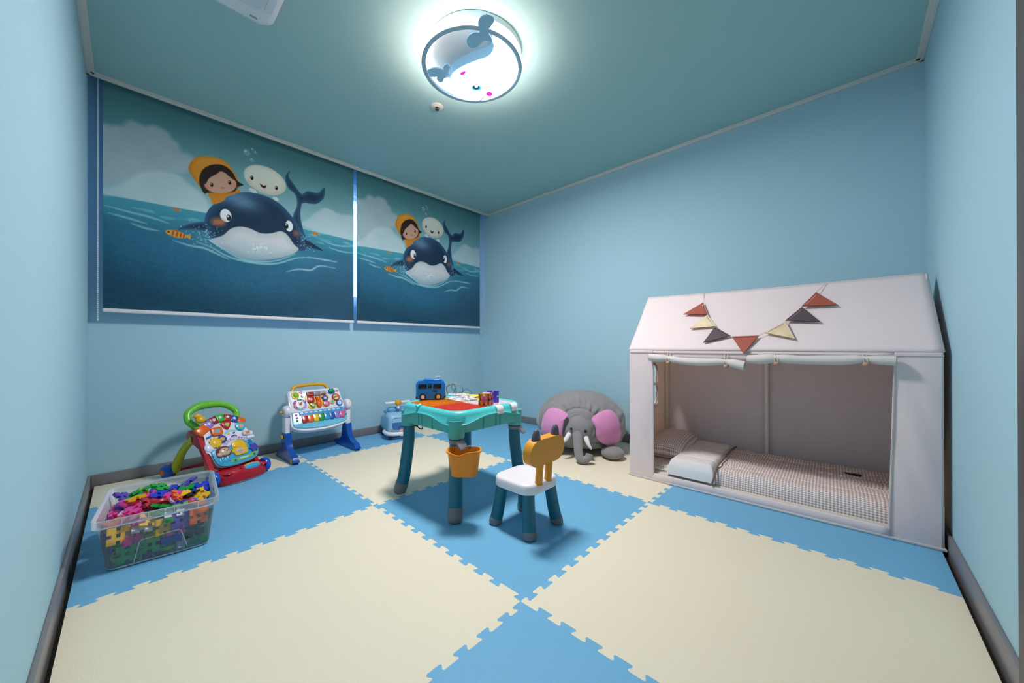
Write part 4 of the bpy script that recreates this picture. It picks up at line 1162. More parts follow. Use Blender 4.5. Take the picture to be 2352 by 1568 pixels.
comic = doodle('printed_sheet', '#e8e6ec', ['#6c6a80', '#cfc4dc', '#8fa392', '#3c3a4a', '#dcd7e4'], 26)
def paper(name, label, P, z, mat, curl=.004):
    o = thing(name, label, 'paper', (sum(p[0] for p in P) / 4, sum(p[1] for p in P) / 4, z))
    c = o.location; Q = [(p[0] - c.x, p[1] - c.y) for p in P]
    def fn(u, v):
        a = Vector(Q[0]).lerp(Vector(Q[1]), u); b = Vector(Q[3]).lerp(Vector(Q[2]), u); p = a.lerp(b, v)
        return (p.x, p.y, .0012 + curl * (math.sin(u * 5 + v * 3) ** 2 * .6 + .4 * v * u))
    sheet('sheet', fn, 14, 14, mat, o, .0006)
    return o
paper('paper_sheet', 'white printed picture sheet lying beside the toy bus', [(.43, .955), (.42, .83), (.535, .785), (.60, .93)], .5022, comic, .0025)
paper('paper_sheet', 'second printed sheet partly under the picture sheet, further from the chair', [(.46, .99), (.47, .88), (.60, .86), (.625, .985)], .5021, doodle('printed_sheet_b', '#dedbe0', ['#8a88a0', '#b7b0c8', '#55606c'], 24), .002)
paper('paper_sheet', 'yellow paper sheet at the far corner of the table top', [(.60, .98), (.605, .86), (.67, .84), (.675, .96)], .5021, M('paper_yellow', '#e2cf3a', rough=.8), .006)

# ------------------------------------------------------------------ wire bead maze behind the sheets
mz = thing('bead_maze', 'wire bead maze of green, yellow and blue loops behind the toy bus', 'bead maze', (.61, 1.0, .5022), YAW - PI / 2)
obj('base', MB().box((-.035, .0, .004), (.13, .05, .008), .003), M('maze_base', '#d9d4d2', rough=.5), mz)
def wire(P, col, dy):
    n = len(P)
    S = spline([(x, dy + .012 * math.sin(2.3 * i), z + .008) for i, (x, z) in enumerate(P)], 6)
    obj('wire', MB().tube(S, .0016, 6), M('wire_' + col[1:], col, rough=.35), mz)
wire([(-.105, .002), (-0.113, 0.033), (-0.105, 0.058), (-0.082, 0.079), (-0.058, 0.073), (-0.048, 0.05), (-0.048, -0.001)], '#b39a3c', .006)
wire([(-.10, .0), (-0.113, 0.037), (-0.08, 0.06), (-0.063, 0.06), (-0.016, 0.045), (-0.006, 0.033), (-0.012, 0.011), (-0.048, 0.005)], '#1d5b46', -.006)
wire([(-.07, .0), (-.058, .03), (-.056, .045), (-0.067, 0.062), (-0.08, 0.045), (-0.067, 0.024), (-.056, .035), (-.05, .0)], '#2a5a70', .0)
wire([(-0.016, 0.0), (0.009, 0.028), (0.034, 0.02), (0.051, 0.0), (.02, -.004)], '#2f5f8a', .010)
wire([(-0.012, 0.004), (.01, .012), (0.034, 0.012), (.015, .0)], '#b39a3c', -.012)

# ------------------------------------------------------------------ small chair with animal ears
ch = thing('toddler_chair', 'small white-seated chair with an orange backrest and grey ears', 'chair', (.40, .312, 0))
L = []
for a, r, z in ((.106, .055, .186), (.115, .06, .183), (.117, .062, .188), (.115, .06, .216), (.111, .058, .223), (.102, .053, .2265), (.07, .04, .2245)):
    L.append([(x, y, z) for x, y in rrect(a, a, r, 9)])
obj('seat', MB().loft(L), WHITEP, ch, smooth=.9)
for sx in (-1, 1):
    for sy in (-1, 1): leg(ch, sx * .078, sy * .078, sx * .096, sy * .098, .19, .175, .030, .026, .0285)
BRM = T(-.014, -.088, 0) @ RX(math.radians(5))
for x in (-.030, .036):
    obj('back_post', MB(BRM).tube([(x, 0, .222), (x, 0, .33)], .0165, 16).tube([(x, 0, .2215), (x, 0, .232)], [.019, .0165], 16), ORANGE, ch)
bk = [(x - .004, y + .368) for x, y in rrect(.122, .057, .056, 12)]
obj('backrest', MB(BRM).prism(bk, -.020, .020, .010, 3, Mx=RX(PI / 2)), ORANGE, ch, smooth=.9)
EARM = M('ear_grey', '#5d5b66', rough=.45)
for x in (-.068, .066):
    obj('ear', MB(BRM).lathe([(.0245, .413), (.0235, .425), (.0195, .447), (.014, .460), (.007, .466), (0, .4675)], 18, T(x - .002, 0, 0) @ Matrix.Diagonal((1, .72, 1, 1))), EARM, ch, smooth=.9)

# ------------------------------------------------------------------ ride-on toy car behind the table
RD_BLUE, RD_LIGHT = M('ride_blue', '#5f9fd0', rough=.35), M('ride_light', '#8fc0de', rough=.35)
ride = thing('ride_on_car', 'blue and white ride-on toy car behind the table near the corner', 'ride-on toy', (.815, 2.16, 0), math.radians(-12))
L = []
for y, a, z0, z1, r in ((-.085, .080, .065, .165, .03), (-.078, .098, .05, .196, .035), (-.06, .106, .045, .215, .04), (-.02, .108, .045, .222, .04), (.03, .108, .045, .225, .04), (.07, .104, .045, .20, .04), (.16, .102, .045, .19, .04), (.19, .09, .06, .17, .035)):
    L.append([(x, y, z + (z0 + z1) / 2) for x, z in rrect(a, (z1 - z0) / 2, r, 6)])
rb = obj('body', MB().loft(L), RD_LIGHT, ride, smooth=.9)
obj('seat', MB().box((0, .12, .205), (.15, .14, .03), .013, 3), RD_BLUE, ride)
obj('cowl', MB().box((0, .035, .238), (.17, .06, .05), .02, 3), RD_BLUE, ride)
wpoly = [(x, y + .012) for x, y in rrect(.080, .050, .032, 6)]
ws = obj('windscreen', MB(T(0, -.083, .122) @ RX(math.radians(85))).prism(wpoly, 0, .004, .001), M('ride_window', '#2c6cb0', rough=.2), ride)
obj('steering_arc', MB(T(0, -.089, .092) @ RX(math.radians(85))).tube([(.022 * math.cos(a), .016 * math.sin(a), 0) for a in [PI * k / 10 for k in range(11)]], .003, 6), M('black_plastic', '#17171a'), ws)
obj('bumper', MB().tube(spline([(-.112, .03, .055), (-.118, -.05, .055), (-.085, -.10, .052), (0, -.112, .05), (.085, -.10, .052), (.118, -.05, .055), (.112, .03, .055)], 5), .017, 12), WHITEP, ride)
obj('bumper_step', MB().box((.01, -.117, .046), (.06, .02, .034), .006), WHITEP, ride)
obj('badge', MB(T(.012, -.089, .076) @ RX(PI / 2)).prism([(-.034, -.010), (.034, -.010), (.034, .006), (.020, .006), (.012, .014), (-.012, .014), (-.020, .006), (-.034, .006)], 0, .003), M('badge_pink', '#d27aa0', rough=.4), ride)
obj('badge_bar', MB(T(.012, -.0925, .074) @ RX(PI / 2)).prism(rrect(.028, .003, .002, 3), 0, .001), WHITEP, ride)
for x in (-.075, .075):
    obj('indicator', MB(T(x, -.084, .084) @ RX(PI / 2)).lathe([(.008, 0), (.007, .003), (0, .005)], 14), M('amber_lens', '#e08a1c', rough=.25), ride)
for x, y in ((-.09, -.06), (.09, -.06), (-.09, .15), (.09, .15)):
    obj('wheel', MB(T(x, y, .024) @ RY(PI / 2)).lathe([(.018, -.012), (.024, -.010), (.024, .010), (.018, .012)], 20), M('black_plastic', '#17171a'), ride)
obj('handlebar', MB().tube([(-.112, 0, .308), (-.108, 0, .308), (.108, 0, .308), (.112, 0, .308)], [.008, .0115, .0115, .008], 14), WHITEP, ride)
hb = obj('knob_stem', MB().lathe([(.016, .255), (.012, .27), (.011, .285), (.016, .292)], 14, T(0, -.012, 0)), WHITEP, ride)
obj('stand_in_knob', MB().ell((0, -.012, .307), (.030, .026, .028), 20, 14), M('knob_yellow', '#e0a020', rough=.3), ride, label='plain yellow round knob standing in for a handlebar figure')  # no horn: a plain knob standing in for the handlebar figure

# ------------------------------------------------------------------ helper for things mounted on a sloping face
def face_matrix(y0, z0, y1, z1):
    s = Vector((0, y1 - y0, z1 - z0)).normalized(); ex = Vector((1, 0, 0)); n = ex.cross(s)
    m = Matrix((ex, s, n)).transposed().to_4x4(); m.translation = Vector((0, y0, z0))
    return m
def C3(n, h): return M('toy_' + n, h, rough=.25)
TR_, TO, TYE, TG, TSB, TB, TPU, TPI = C3('red', '#c01c2c'), C3('orange', '#e8641c'), C3('yellow', '#ecb81c'), C3('green', '#1d9a4e'), C3('sky', '#2a96cc'), C3('blue', '#1656b4'), C3('purple', '#8a74c4'), C3('pink', '#cc5f94')
LB = C3('lightblue', '#6fbede')
WHT = C3('white', '#e3e2ee')

# ------------------------------------------------------------------ piano play stand
pn = thing('toy_piano', 'white and light-blue toy piano on blue legs with a yellow handle', 'toy piano', (.145, 2.18, 0), math.radians(3))
FM = face_matrix(-.08, .22, .05, .47)
BLUE = M('piano_blue', '#0d4fa8', rough=.25)
def outline(a, b0, b1, r, sag=0.0, n=6):
    P = []
    for x, y in [(p[0], p[1] + (b0 + b1) / 2) for p in rrect(a, (b1 - b0) / 2, r, n)]:
        P.append((x, y))
    return P
full = [(-.196, .285), (-.185, .30), (.172, .30), (.188, .285), (.205, .12), (.208, .03), (.195, .005), (.12, -.022), (.0, -.032), (-.12, -.022), (-.19, .005), (-.205, .03), (-.2, .12)]
full = [(-.196, .270), (-.192, .284), (-.180, .294), (.168, .294), (.181, .284), (.187, .270), (.204, .115)] + spline([(.208, .045), (.204, .020), (.19, .002), (.12, -.020), (.0, -.030), (-.12, -.020), (-.188, .002), (-.203, .020), (-.206, .045)], 4) + [(-.2, .115)]
shell = obj('shell', MB(FM).prism(full, -.055, -.006, .008, 3), WHT, pn)
upper = obj('face_plate', MB(FM).prism([(-.188, .280), (-.178, .290), (.166, .290), (.178, .280), (.196, .122), (-.19, .122)], -.008, .0, .003), WHT, pn)
lower = obj('keyboard_base', MB(FM).prism([(-.192, .122), (.198, .122)] + spline([(.202, .04), (.196, .022), (.18, .010), (.10, -.005), (0, -.012), (-.10, -.005), (-.174, .010), (-.190, .022), (-.196, .04)], 4), -.008, .003, .005, 3), LB, pn)
obj('label_strip', MB(FM).prism([(-.146, .092), (.176, .092), (.174, .122), (-.146, .122)], .003, .0045), C3('strip', '#3b9ad4'), lower)
for k in range(9):
    obj('sticker', MB(FM).prism([(x - .128 + .0335 * k, y + .111) for x, y in rrect(.011, .005, .003, 3)], .0045, .0051), C3('sticker%d' % (k % 4), ('#e8e6ea', '#d9c7e4', '#efe2c2', '#e6d0c4')[k % 4]), lower)
for k, c in enumerate(('#b01626', '#e8611a', '#ecc01c', '#1a9240', '#2492cc', '#1a58b0', '#8f74c8', '#cc5a8a')):
    x0 = -.134 + .0395 * k
    obj('piano_key', MB(FM).prism([(x0 + .001, .088), (x0 + .001, .040), (x0 + .006, .033), (x0 + .033, .033), (x0 + .038, .040), (x0 + .038, .088)], .003, .012, .003, 2), C3('key' + c[1:], c), pn)
for x, s in ((-.165, 1), (.192, 1)):
    for j, (c, b) in enumerate((('pink', .102), ('purple', .080), ('green', .058))):
        obj('button', MB(FM @ T(x, b, .003)).lathe([(.0085, 0), (.0075, .005), (.003, .007), (0, .007)], 14), MATS['toy_' + c], lower)
obj('handle', MB().tube(spline([tuple(FM @ Vector(p)) for p in ((-.150, .275, -.03), (-.150, .305, -.03), (-.128, .334, -.03), (-.06, .343, -.03), (.03, .343, -.03), (.088, .334, -.03), (.108, .305, -.03), (.108, .275, -.03))], 6), .0125, 14), C3('handle', '#e0a314'), pn)
# face toys
g = obj('sun_dial', MB(FM @ T(-.146, .253, 0)).prism(gear(.022, .030, 10), 0, .006, .002), TYE, pn)
obj('dome', MB(FM @ T(-.146, .253, .005)).ell((0, 0, 0), (.019, .019, .012), 18, 10), C3('lime', '#7cc42c'), g)
obj('star_button', MB(FM @ T(-.105, .272, 0)).prism(star(.006, .012), 0, .006, .001), TPI, pn)
obj('moon_button', MB(FM @ T(-.099, .243, 0)).prism([(.011 * math.cos(a), .011 * math.sin(a)) for a in [PI * .75 + PI * k / 8 for k in range(9)]] + [(.004 + .009 * math.cos(a), .004 + .008 * math.sin(a)) for a in [PI * 1.65 - PI * .85 * k / 6 for k in range(7)]], 0, .006), TG, pn)
for k, c in enumerate(('#a23a3a', '#8d9098', '#9aa0a8')):
    x = -.046 + .047 * k
    tb = obj('spin_drum', MB(FM @ T(x, .252, .004) @ RY(PI / 2)).lathe([(.017, -.0225), (.018, -.02), (.018, .02), (.017, .0225)], 18), M('drum_' + c[1:], c, rough=.15), pn)
    obj('drum_band', MB(FM @ T(x, .252, .004) @ RY(PI / 2)).lathe([(.0182, -.0225), (.0186, -.021), (.0186, -.019), (.0182, -.0175)], 18), C3('clear', '#c9ccd4'), tb)
    if k != 1: obj('bead_row', MB(FM @ T(x, .242, .016)).box((0, 0, 0), (.034, .010, .010), .004), (TO if k == 0 else TR_), tb)
po = obj('pond', MB(FM @ T(.117, .258, 0)).prism(circ(.033, 24, ry=.022), 0, .003, .001), C3('pond', '#2f8fd0'), pn)
fr = obj('frog', MB(FM @ T(.117, .262, .004)).ell((0, 0, .004), (.026, .017, .012), 18, 10).ell((-.010, .014, .008), (.007, .007, .007), 10, 8).ell((.010, .014, .008), (.007, .007, .007), 10, 8), C3('frog', '#128a5a'), po)
obj('drop_button', MB(FM @ T(.163, .259, 0)).prism(circ(.010, 14, ry=.007), 0, .006, .002), TO, pn)
wing = [(-.085, .235), (-.06, .243), (-.03, .235), (-.012, .215), (-.006, .18), (.01, .18), (.018, .215), (.035, .236), (.062, .243), (.086, .232), (.09, .205), (.075, .188), (.085, .17), (.086, .148), (.065, .136), (.04, .138), (.025, .155), (-.012, .155), (-.022, .138), (-.05, .134), (-.07, .145), (-.072, .165), (-.062, .185), (-.082, .205)]
w_ = obj('butterfly', MB(FM).prism(spline(wing, 3, True), 0, .004, .001), TYE, pn)
for x, b, c, P in ((-.047, .208, TR_, rrect(.024, .024, .008, 5)), (.057, .207, TB, star(.017, .027)), (-.039, .160, TG, [(-.026, .016), (.026, .016), (.004, -.024), (-.004, -.024)]), (.060, .162, TPI, circ(.024, 24))):
    k_ = obj('shape_key', MB(FM @ T(x, b, .003)).prism(P, 0, .010, .003), c, pn)
    obj('dimple', MB(FM @ T(x, b, .0125)).lathe([(.010, .0006), (.008, -.0002), (0, -.001)], 14), M('dimple_' + c.name, '#c9b9b0', rough=.4), k_)
br = obj('bear', MB(FM @ T(.006, .175, .004)).ell((0, .033, .006), (.017, .016, .012), 16, 10).ell((0, -.006, .006), (.020, .034, .012), 16, 10).ell((-.015, .048, .006), (.007, .007, .005), 10, 8).ell((.015, .048, .006), (.007, .007, .005), 10, 8), TO, pn)
obj('bear_face', MB(FM @ T(.006, .210, .015)).ell((0, 0, 0), (.011, .009, .004), 14, 8), WHT, br)
obj('bear_button', MB(FM @ T(.012, .168, .014)).ell((0, 0, 0), (.011, .011, .006), 14, 8), TG, br)
fl = obj('flower_face', MB(FM @ T(-.126, .180, 0)).prism(gear(.038, .046, 6, 8), 0, .004, .001), C3('lilac', '#b9a8d4'), pn)
for k, c in enumerate((TPU, TG, TPI, C3('rose', '#c46a84'), C3('seagreen', '#7fc0b8'), C3('lav', '#a58fd0'))):
    a = PI / 3 * k + .5
    obj('petal', MB(FM @ T(-.126 + .038 * math.cos(a), .180 + .036 * math.sin(a), .003) @ RZ(a)).ell((0, 0, 0), (.010, .017, .005), 12, 8), c, fl)
obj('clown_disc', MB(FM @ T(-.126, .180, .003)).lathe([(.030, 0), (.029, .004), (0, .005)], 24), WHT, fl)
obj('clown_nose', MB(FM @ T(-.124, .181, .010)).ell((0, 0, 0), (.010, .010, .008), 14, 10), TO, fl)
for x in (-.012, .012): obj('clown_eye', MB(FM @ T(-.126 + x, .193, .0085)).ell((0, 0, 0), (.003, .005, .001), 8, 6), EY, fl)
for x, b, r, k, c, c2 in ((.142, .207, .031, 18, TR_, C3('cream', '#e6d490')), (.109, .172, .019, 10, TYE, C3('teal', '#57b2a6')), (.160, .157, .026, 15, TB, C3('paleblue', '#b8d4e8'))):
    gg = obj('gear', MB(FM @ T(x, b, .002)).prism(gear(r * .84, r, k), 0, .008, .001), c, pn)
    obj('gear_face', MB(FM @ T(x, b, .0098)).lathe([(r * .68, 0), (r * .64, .002), (0, .0025)], 20), c2, gg)
    if k == 18:
        obj('gear_dot', MB(FM @ T(x - .010, b, .012)).ell((0, 0, 0), (.009, .009, .003), 12, 8), TG, gg); obj('gear_dot', MB(FM @ T(x + .009, b + .003, .012)).ell((0, 0, 0), (.009, .010, .003), 12, 8), TO, gg)
# legs
for s in (-1, 1):
    x = s * .222
    foot = [(-.185, .004), (-.185, .032), (-.172, .048), (-.14, .058), (-.085, .085), (-.055, .125), (-.046, .19), (.022, .19), (.028, .10), (.05, .062), (.11, .050), (.145, .040), (.15, .004)]
    lg = obj('leg', MB().prism(spline(foot, 2, True), -.0215, .0215, .006, 3, Mx=T(x, 0, 0) @ Matrix(((0, 0, -1, 0), (1, 0, 0, 0), (0, 1, 0, 0), (0, 0, 0, 1)))), BLUE, pn)
    for z in (.07, .115):
        obj('peg_hole', MB(T(x - .0217, -.008, z) @ RY(-PI / 2)).lathe([(.009, 0), (.008, .001), (0, .001)], 12), M('hole_navy', '#061a44', rough=.5), lg)
    for y in (-.165, .13):
        obj('foot_pad', MB().box((x, y, .004), (.036, .03, .008), .002), M('pad_tan', '#8a7a3c', rough=.6), lg)
    po_ = obj('post', MB().loft([[(x + a, -.012 + b, z) for a, b in rrect(.020, .028, .012, 4)] for z in (.185, .30)]), WHT, pn)
    obj('knuckle', MB(T(x, -.013, .343) @ RY(PI / 2)).lathe([(.030, -.024), (.040, -.016), (.043, 0), (.040, .016), (.030, .024)], 22), WHT, pn, smooth=.9)
    kb = obj('screw_knob', MB(T(x + s * .025, -.013, .342) @ RY(s * PI / 2)).lathe([(.014, -.004), (.014, .003), (.006, .004), (.006, .018), (0, .018)], 12), TYE, pn)
    obj('screw_wing', MB(T(x + s * .034, -.013, .342)).box((0, 0, 0), (.012, .026, .007), .002), TYE, kb)
obj('peg', MB(T(-.222 - .022, -.008, .163)).box((-.006, 0, 0), (.012, .026, .026), .005), TYE, pn)
obj('peg', MB(T(-.222 - .022, .125, .024) @ RY(-PI / 2)).lathe([(.012, 0), (.012, .004), (.005, .005), (.005, .016), (0, .016)], 12), TYE, pn)
obj('peg', MB(T(-.222 - .0222, -.168, .020)).box((0, 0, 0), (.003, .022, .03), .001), M('peg_cream', '#c9a94a', rough=.4), pn)

# ------------------------------------------------------------------ baby walker
wk = thing('baby_walker', 'red baby walker with a green handle and a colourful activity panel', 'baby walker', (-.386, 1.94, 0), math.radians(22))
WM = face_matrix(.04, .095, .2, .365)
RED = M('walker_red', '#b5142a', rough=.22)
GRN = M('walker_green', '#6fc23a', rough=.3)
LIME = M('walker_lime', '#b9b914', rough=.35)
SKY = M('walker_sky', '#35a3cf', rough=.28)
WB = M('walker_blue', '#0f58c4', rough=.22)
# front base, curving
base = [(-.155, .065), (-.15, .0), (-.125, -.045), (-.07, -.065), (0, -.072), (.07, -.065), (.125, -.045), (.15, 0), (.155, .065)]
B2 = spline([(x, y) for x, y in base], 4) 
loops = []
for sc, z in ((.93, .008), (.985, .006), (1.0, .016), (1.0, .040), (.96, .060), (.86, .072)):
    loops.append([(x * sc, y * sc + (0 if z < .05 else .004), z) for x, y in B2] + [(-.0, .075, z)][:0])
obj('base', MB().loft(loops), RED, wk, smooth=.9)
obj('base_edge', MB().tube([(x * .93, y * .93, .006) for x, y in B2], .005, 6), M('walker_grey', '#8a8286', rough=.5), wk)
for x in (-.092, .112):
    obj('base_bump', MB().ell((x, -.035, .066), (.030, .026, .008), 18, 8), RED, wk)
dr = obj('roller', MB(T(.036, -.036, .068) @ RZ(.05) @ RY(PI / 2)).lathe([(.010, -.052), (.018, -.048), (.023, -.02), (.024, 0), (.023, .02), (.018, .048), (.010, .052)], 20), TYE, wk, smooth=.9)
obj('roller_half', MB(T(.036, -.0385, .067) @ RZ(.05) @ RY(PI / 2)).lathe([(.010, -.046), (.0185, -.044), (.0232, -.018), (.0238, 0), (.0232, .02), (.0185, .044), (.010, .05)], 20), SKY, dr, smooth=.9)
obj('roller_cap', MB(T(.036, -.036, .068) @ RZ(.05)).ell((-.046, 0, 0), (.016, .020, .020), 14, 10), TR_, dr)
for s in (-1, 1):
    # red side frame rising to the joint
    pr = [(-.005, .03), (.075, .045), (.09, .11), (.115, .165), (.16, .215), (.205, .225), (.245, .235), (.268, .262), (.262, .290), (.235, .305), (.20, .310), (.175, .300), (.15, .265), (.11, .20), (.065, .13), (.02, .07)]
    sf = obj('side_frame', MB().prism(spline(pr, 3, True), -.012, .012, .005, 2, Mx=T(-.135 if s < 0 else .118, 0, 0) @ Matrix(((0, 0, s, 0), (1, 0, 0, 0), (0, 1, 0, 0), (0, 0, 0, 1)))), RED, wk, smooth=.8)
    obj('joint_cap', MB(T(s * .149, .222, .258) @ RY(s * PI / 2)).lathe([(.012, 0), (.011, .003), (0, .004)], 16), LIME, sf)
    lg = obj('rear_leg', MB().tube(spline([(s * .128, .215, .255), (s * .128, .275, .225), (s * .128, .345, .160), (s * .128, .395, .085), (s * .128, .415, .04)], 6), [.030] * 7 + [.031] * 8 + [.034] * 10, 14, flat=.7), LIME, wk, smooth=.9)
    for nm, y, r, w in (('front', .0, .044, .018), ('rear', .43, .040, .024)):
        wx = s * (.153 if nm == 'front' else .165)
        wh = obj('wheel', MB(T(wx, y, r) @ RY(s * PI / 2)).lathe([(r * .5, -w), (r * .92, -w), (r, -w * .6), (r, w * .3), (r * .86, w * .8), (r * .55, w), (r * .5, w)], 26), WB, wk, smooth=.9)
        obj('hub_cap', MB(T(wx, y, r) @ RY(s * PI / 2)).lathe([(r * .52, w * .7), (r * .48, w * 1.05), (r * .2, w * 1.3), (0, w * 1.35)], 20), (WB if nm == 'front' else TO), wh, smooth=.9)
    obj('axle_guard', MB(T(s * .138, .43, .042) @ RY(s * PI / 2)).lathe([(.041, -.004), (.042, .003), (.036, .004)], 22), M('guard_orange', '#c9622a', rough=.4), wk)
obj('rear_axle', MB().tube([(-.13, .425, .034), (.13, .425, .034)], .010, 10), RED, wk)
# handle
hp = spline([(-.100, .215, .285), (-.118, .235, .325), (-.138, .262, .358), (-.128, .285, .402), (-.075, .30, .432), (-.02, .305, .438), (.04, .302, .434), (.10, .290, .415), (.138, .265, .370), (.118, .238, .330), (.100, .215, .29)], 5)
n = len(hp); R = []
for i in range(n):
    q = i / (n - 1); R.append(.019 + .006 * math.exp(-((q - .48) / .12) ** 2) + .003 * max(0, 1 - q * 6))
hd = obj('handle', MB().tube(hp, R, 16), GRN, wk, smooth=.9)
for q in range(-3, 5):
    i = int(n * .46) + q * 2
    p, p2 = Vector(hp[i]), Vector(hp[i + 1]); d = (p2 - p).normalized(); o_ = d.orthogonal().normalized(); b_ = d.cross(o_)
    obj('grip_ridge', MB().tube([tuple(p + (o_ * math.cos(a) + b_ * math.sin(a)) * (R[i] * 1.0)) for a in [2 * PI * k / 16 for k in range(16)]], .0012, 4, closed=True), GRN, hd)
# activity panel
wpan = [(-.122, .235), (-.118, .20), (-.125, .15), (-.118, .128), (-.135, .12), (-.132, .10), (-.118, .09), (-.108, .03), (-.095, .004), (-.06, -.012), (.03, -.016), (.11, -.006), (.138, .018), (.152, .05), (.148, .08), (.135, .10), (.14, .15), (.13, .20), (.10, .245), (.05, .27), (0, .275), (-.06, .262)]
wpan = spline(wpan, 3, True)
obj('panel_back', MB(WM).prism([(x * .97, y) for x, y in wpan], -.045, -.006, 0), RED, wk)
obj('panel_white', MB(WM).prism(wpan, -.010, .0, .003), WHT, wk)
lowp = spline([(-.112, .10), (-.105, .03), (-.092, .004), (-.058, -.010), (.03, -.014), (.108, -.004), (.136, .018), (.150, .05), (.146, .078), (.13, .105), (.11, .125), (.085, .118), (.06, .142), (.03, .135), (.005, .112), (-.03, .108), (-.07, .112)], 3, True)
lw = obj('panel_blue', MB(WM).prism(lowp, -.002, .008, .003), SKY, wk)
arch = ((-.116, .247, TO, .040, .028, .55), (-.076, .274, TPU, .026, .024, .55), (-.043, .294, C3('crimson', '#8f1226'), .026, .024, .35), (-.005, .304, C3('grass', '#3fae2a'), .026, .025, .0), (.037, .298, C3('scarlet', '#a8241c'), .024, .024, -.28), (.074, .282, C3('navy', '#1c4a9c'), .023, .023, -.5), (.112, .262, TO, .027, .024, -.7))
for x, b, c, a, h, r in arch:
    big = c is TO
    k_ = obj('orange_knob' if big else 'song_button', MB(WM @ T(x, b, -.012) @ RZ(r)).box((0, 0, .008), (2 * a - .004, 2 * h, .026), .010 if big else .006, 3), c, wk)
    if not big:
        obj('button_icon', MB(WM @ T(x, b + .003, .0088) @ RZ(r)).prism(star(.007, .012, 5), 0, .0012), C3('icon', '#d6dcec'), k_)
def ringkey(P, x, b, c, ci):
    o = obj('shape_key', MB(WM @ T(x, b, 0)).prism(P, 0, .014, .005), c, wk)
    obj('key_window', MB(WM @ T(x, b, .0138)).prism([(q[0] * .52, q[1] * .52) for q in P], 0, .0012), M('kw_' + ci[1:], ci, rough=.3), o)
ringkey(rrect(.030, .026, .010, 5), -.049, .220, TO, '#8fa0a0')
ringkey(spline([(-.030, .018), (.030, .018), (.006, -.026), (-.006, -.026)][::-1], 4, True), .015, .250, TR_, '#b6b862')
ringkey(circ(.029, 26), .092, .224, C3('cyan', '#2ab4d0'), '#d8a878')
ov = obj('speaker_arch', MB(WM).prism(spline([(-.012, .196), (.0, .208), (.025, .217), (.052, .213), (.066, .202), (.052, .196), (.03, .203), (.005, .194)], 3, True), 0, .002), C3('mint', '#9fd2ce'), wk)
for x, c in ((.013, TYE), (.044, C3('navy', '#1c4a9c'))): obj('mode_switch', MB(WM @ T(x, .190, 0)).prism(rrect(.007, .0045, .004, 4), 0, .004, .001), c, ov)
lg_ = obj('logo_oval', MB(WM @ T(.039, .168, 0)).prism(circ(.017, 24, ry=.010), 0, .0025), C3('logo_navy', '#1d3a86'), wk)
text('logo_text', 'vtech', .010, WHT, lg_, WM @ T(.039, .168, .0026), .0003, True)
ar = obj('letter_arch', MB(WM).prism(spline([(-.038, .122), (-.028, .140), (-.005, .155), (.018, .163), (.06, .161), (.088, .150), (.106, .133), (.100, .122), (.075, .138), (.045, .147), (.015, .142), (-.012, .126), (-.028, .112)], 3, True), 0, .0035), C3('lilac_strip', '#d5c3dc'), wk)
for s_, x, b, r, c in (('1', -.022, .131, .75, '#a8327c'), ('2', -.006, .143, .6, '#2f74b8'), ('3', .009, .151, .4, '#a8327c'), ('A', .062, .153, -.3, '#a8327c'), ('B', .077, .147, -.45, '#2f74b8'), ('C', .091, .138, -.6, '#a8327c')):
    text('arch_letter', s_, .017, C3('ltr' + c[1:], c), ar, WM @ T(x, b, .0036) @ RZ(r), .0003, True)
gp = obj('purple_gear', MB(WM @ T(-.034, .165, 0)).prism(gear(.021, .028, 10), 0, .009, .001), C3('deep_purple', '#4a3f9c'), wk)
obj('gear_face', MB(WM @ T(-.034, .165, .0085)).lathe([(.013, 0), (.012, .002), (0, .0025)], 16), C3('gold', '#d0b040'), gp)
sg = obj('sun_gear', MB(WM @ T(-.076, .150, .002)).prism(gear(.027, .035, 12), 0, .010, .001), TYE, wk)
obj('sun_face', MB(WM @ T(-.076, .150, .0115)).ell((0, 0, 0), (.021, .021, .005), 18, 8), C3('sun_face', '#f0c230'), sg)
obj('cloud_bump', MB(WM @ T(-.113, .128, 0)).ell((0, 0, 0), (.026, .028, .012), 16, 8), WHT, wk)
nk = obj('mouse_niche', MB(WM @ T(-.052, .082, .006)).prism(spline([(-.042, -.02), (-.036, .022), (0, .036), (.032, .026), (.04, -.008), (.03, -.028), (-.02, -.034)], 3, True), 0, .003), C3('niche', '#6a2a30'), lw)
ms = obj('mouse', MB(WM @ T(-.046, .082, .008)).ell((0, 0, .004), (.032, .026, .010), 18, 10).ell((-.03, -.012, .002), (.016, .014, .007), 12, 8), C3('mouse', '#cfae94'),wk)
for x, b in ((-.052, .092), (-.028, .088)): obj('mouse_eye', MB(WM @ T(x, b, .021)).ell((0, 0, 0), (.003, .003, .0015), 8, 6), EY, ms)
obj('mouse_nose', MB(WM @ T(-.040, .083, .022)).ell((0, 0, 0), (.0035, .003, .002), 8, 6), EY, ms)
dd = obj('little_door', MB(WM @ T(.040, .086, .007)).prism(spline([(-.036, -.045), (-.040, .0), (-.036, .03), (-.018, .048), (.012, .050), (.034, .034), (.042, .0), (.036, -.042), (0, -.048)], 3, True), 0, .008, .002), TYE,wk)
obj('door_sign', MB(WM @ T(.036, .062, .0152)).prism(rrect(.024, .016, .005, 4), 0, .001), C3('sign_pink', '#d6b6a4'), dd)
obj('door_sign_mark', MB(WM @ T(.036, .061, .0164)).tube([(.014 * math.cos(a), .006 * math.sin(a), 0) for a in [2 * PI * k / 14 for k in range(14)]], .001, 4, closed=True), C3('sign_mark', '#9a5a4a'), dd)
obj('door_bump', MB(WM @ T(.018, .100, .015)).ell((0, 0, 0), (.016, .012, .006), 12, 8), TYE, dd)
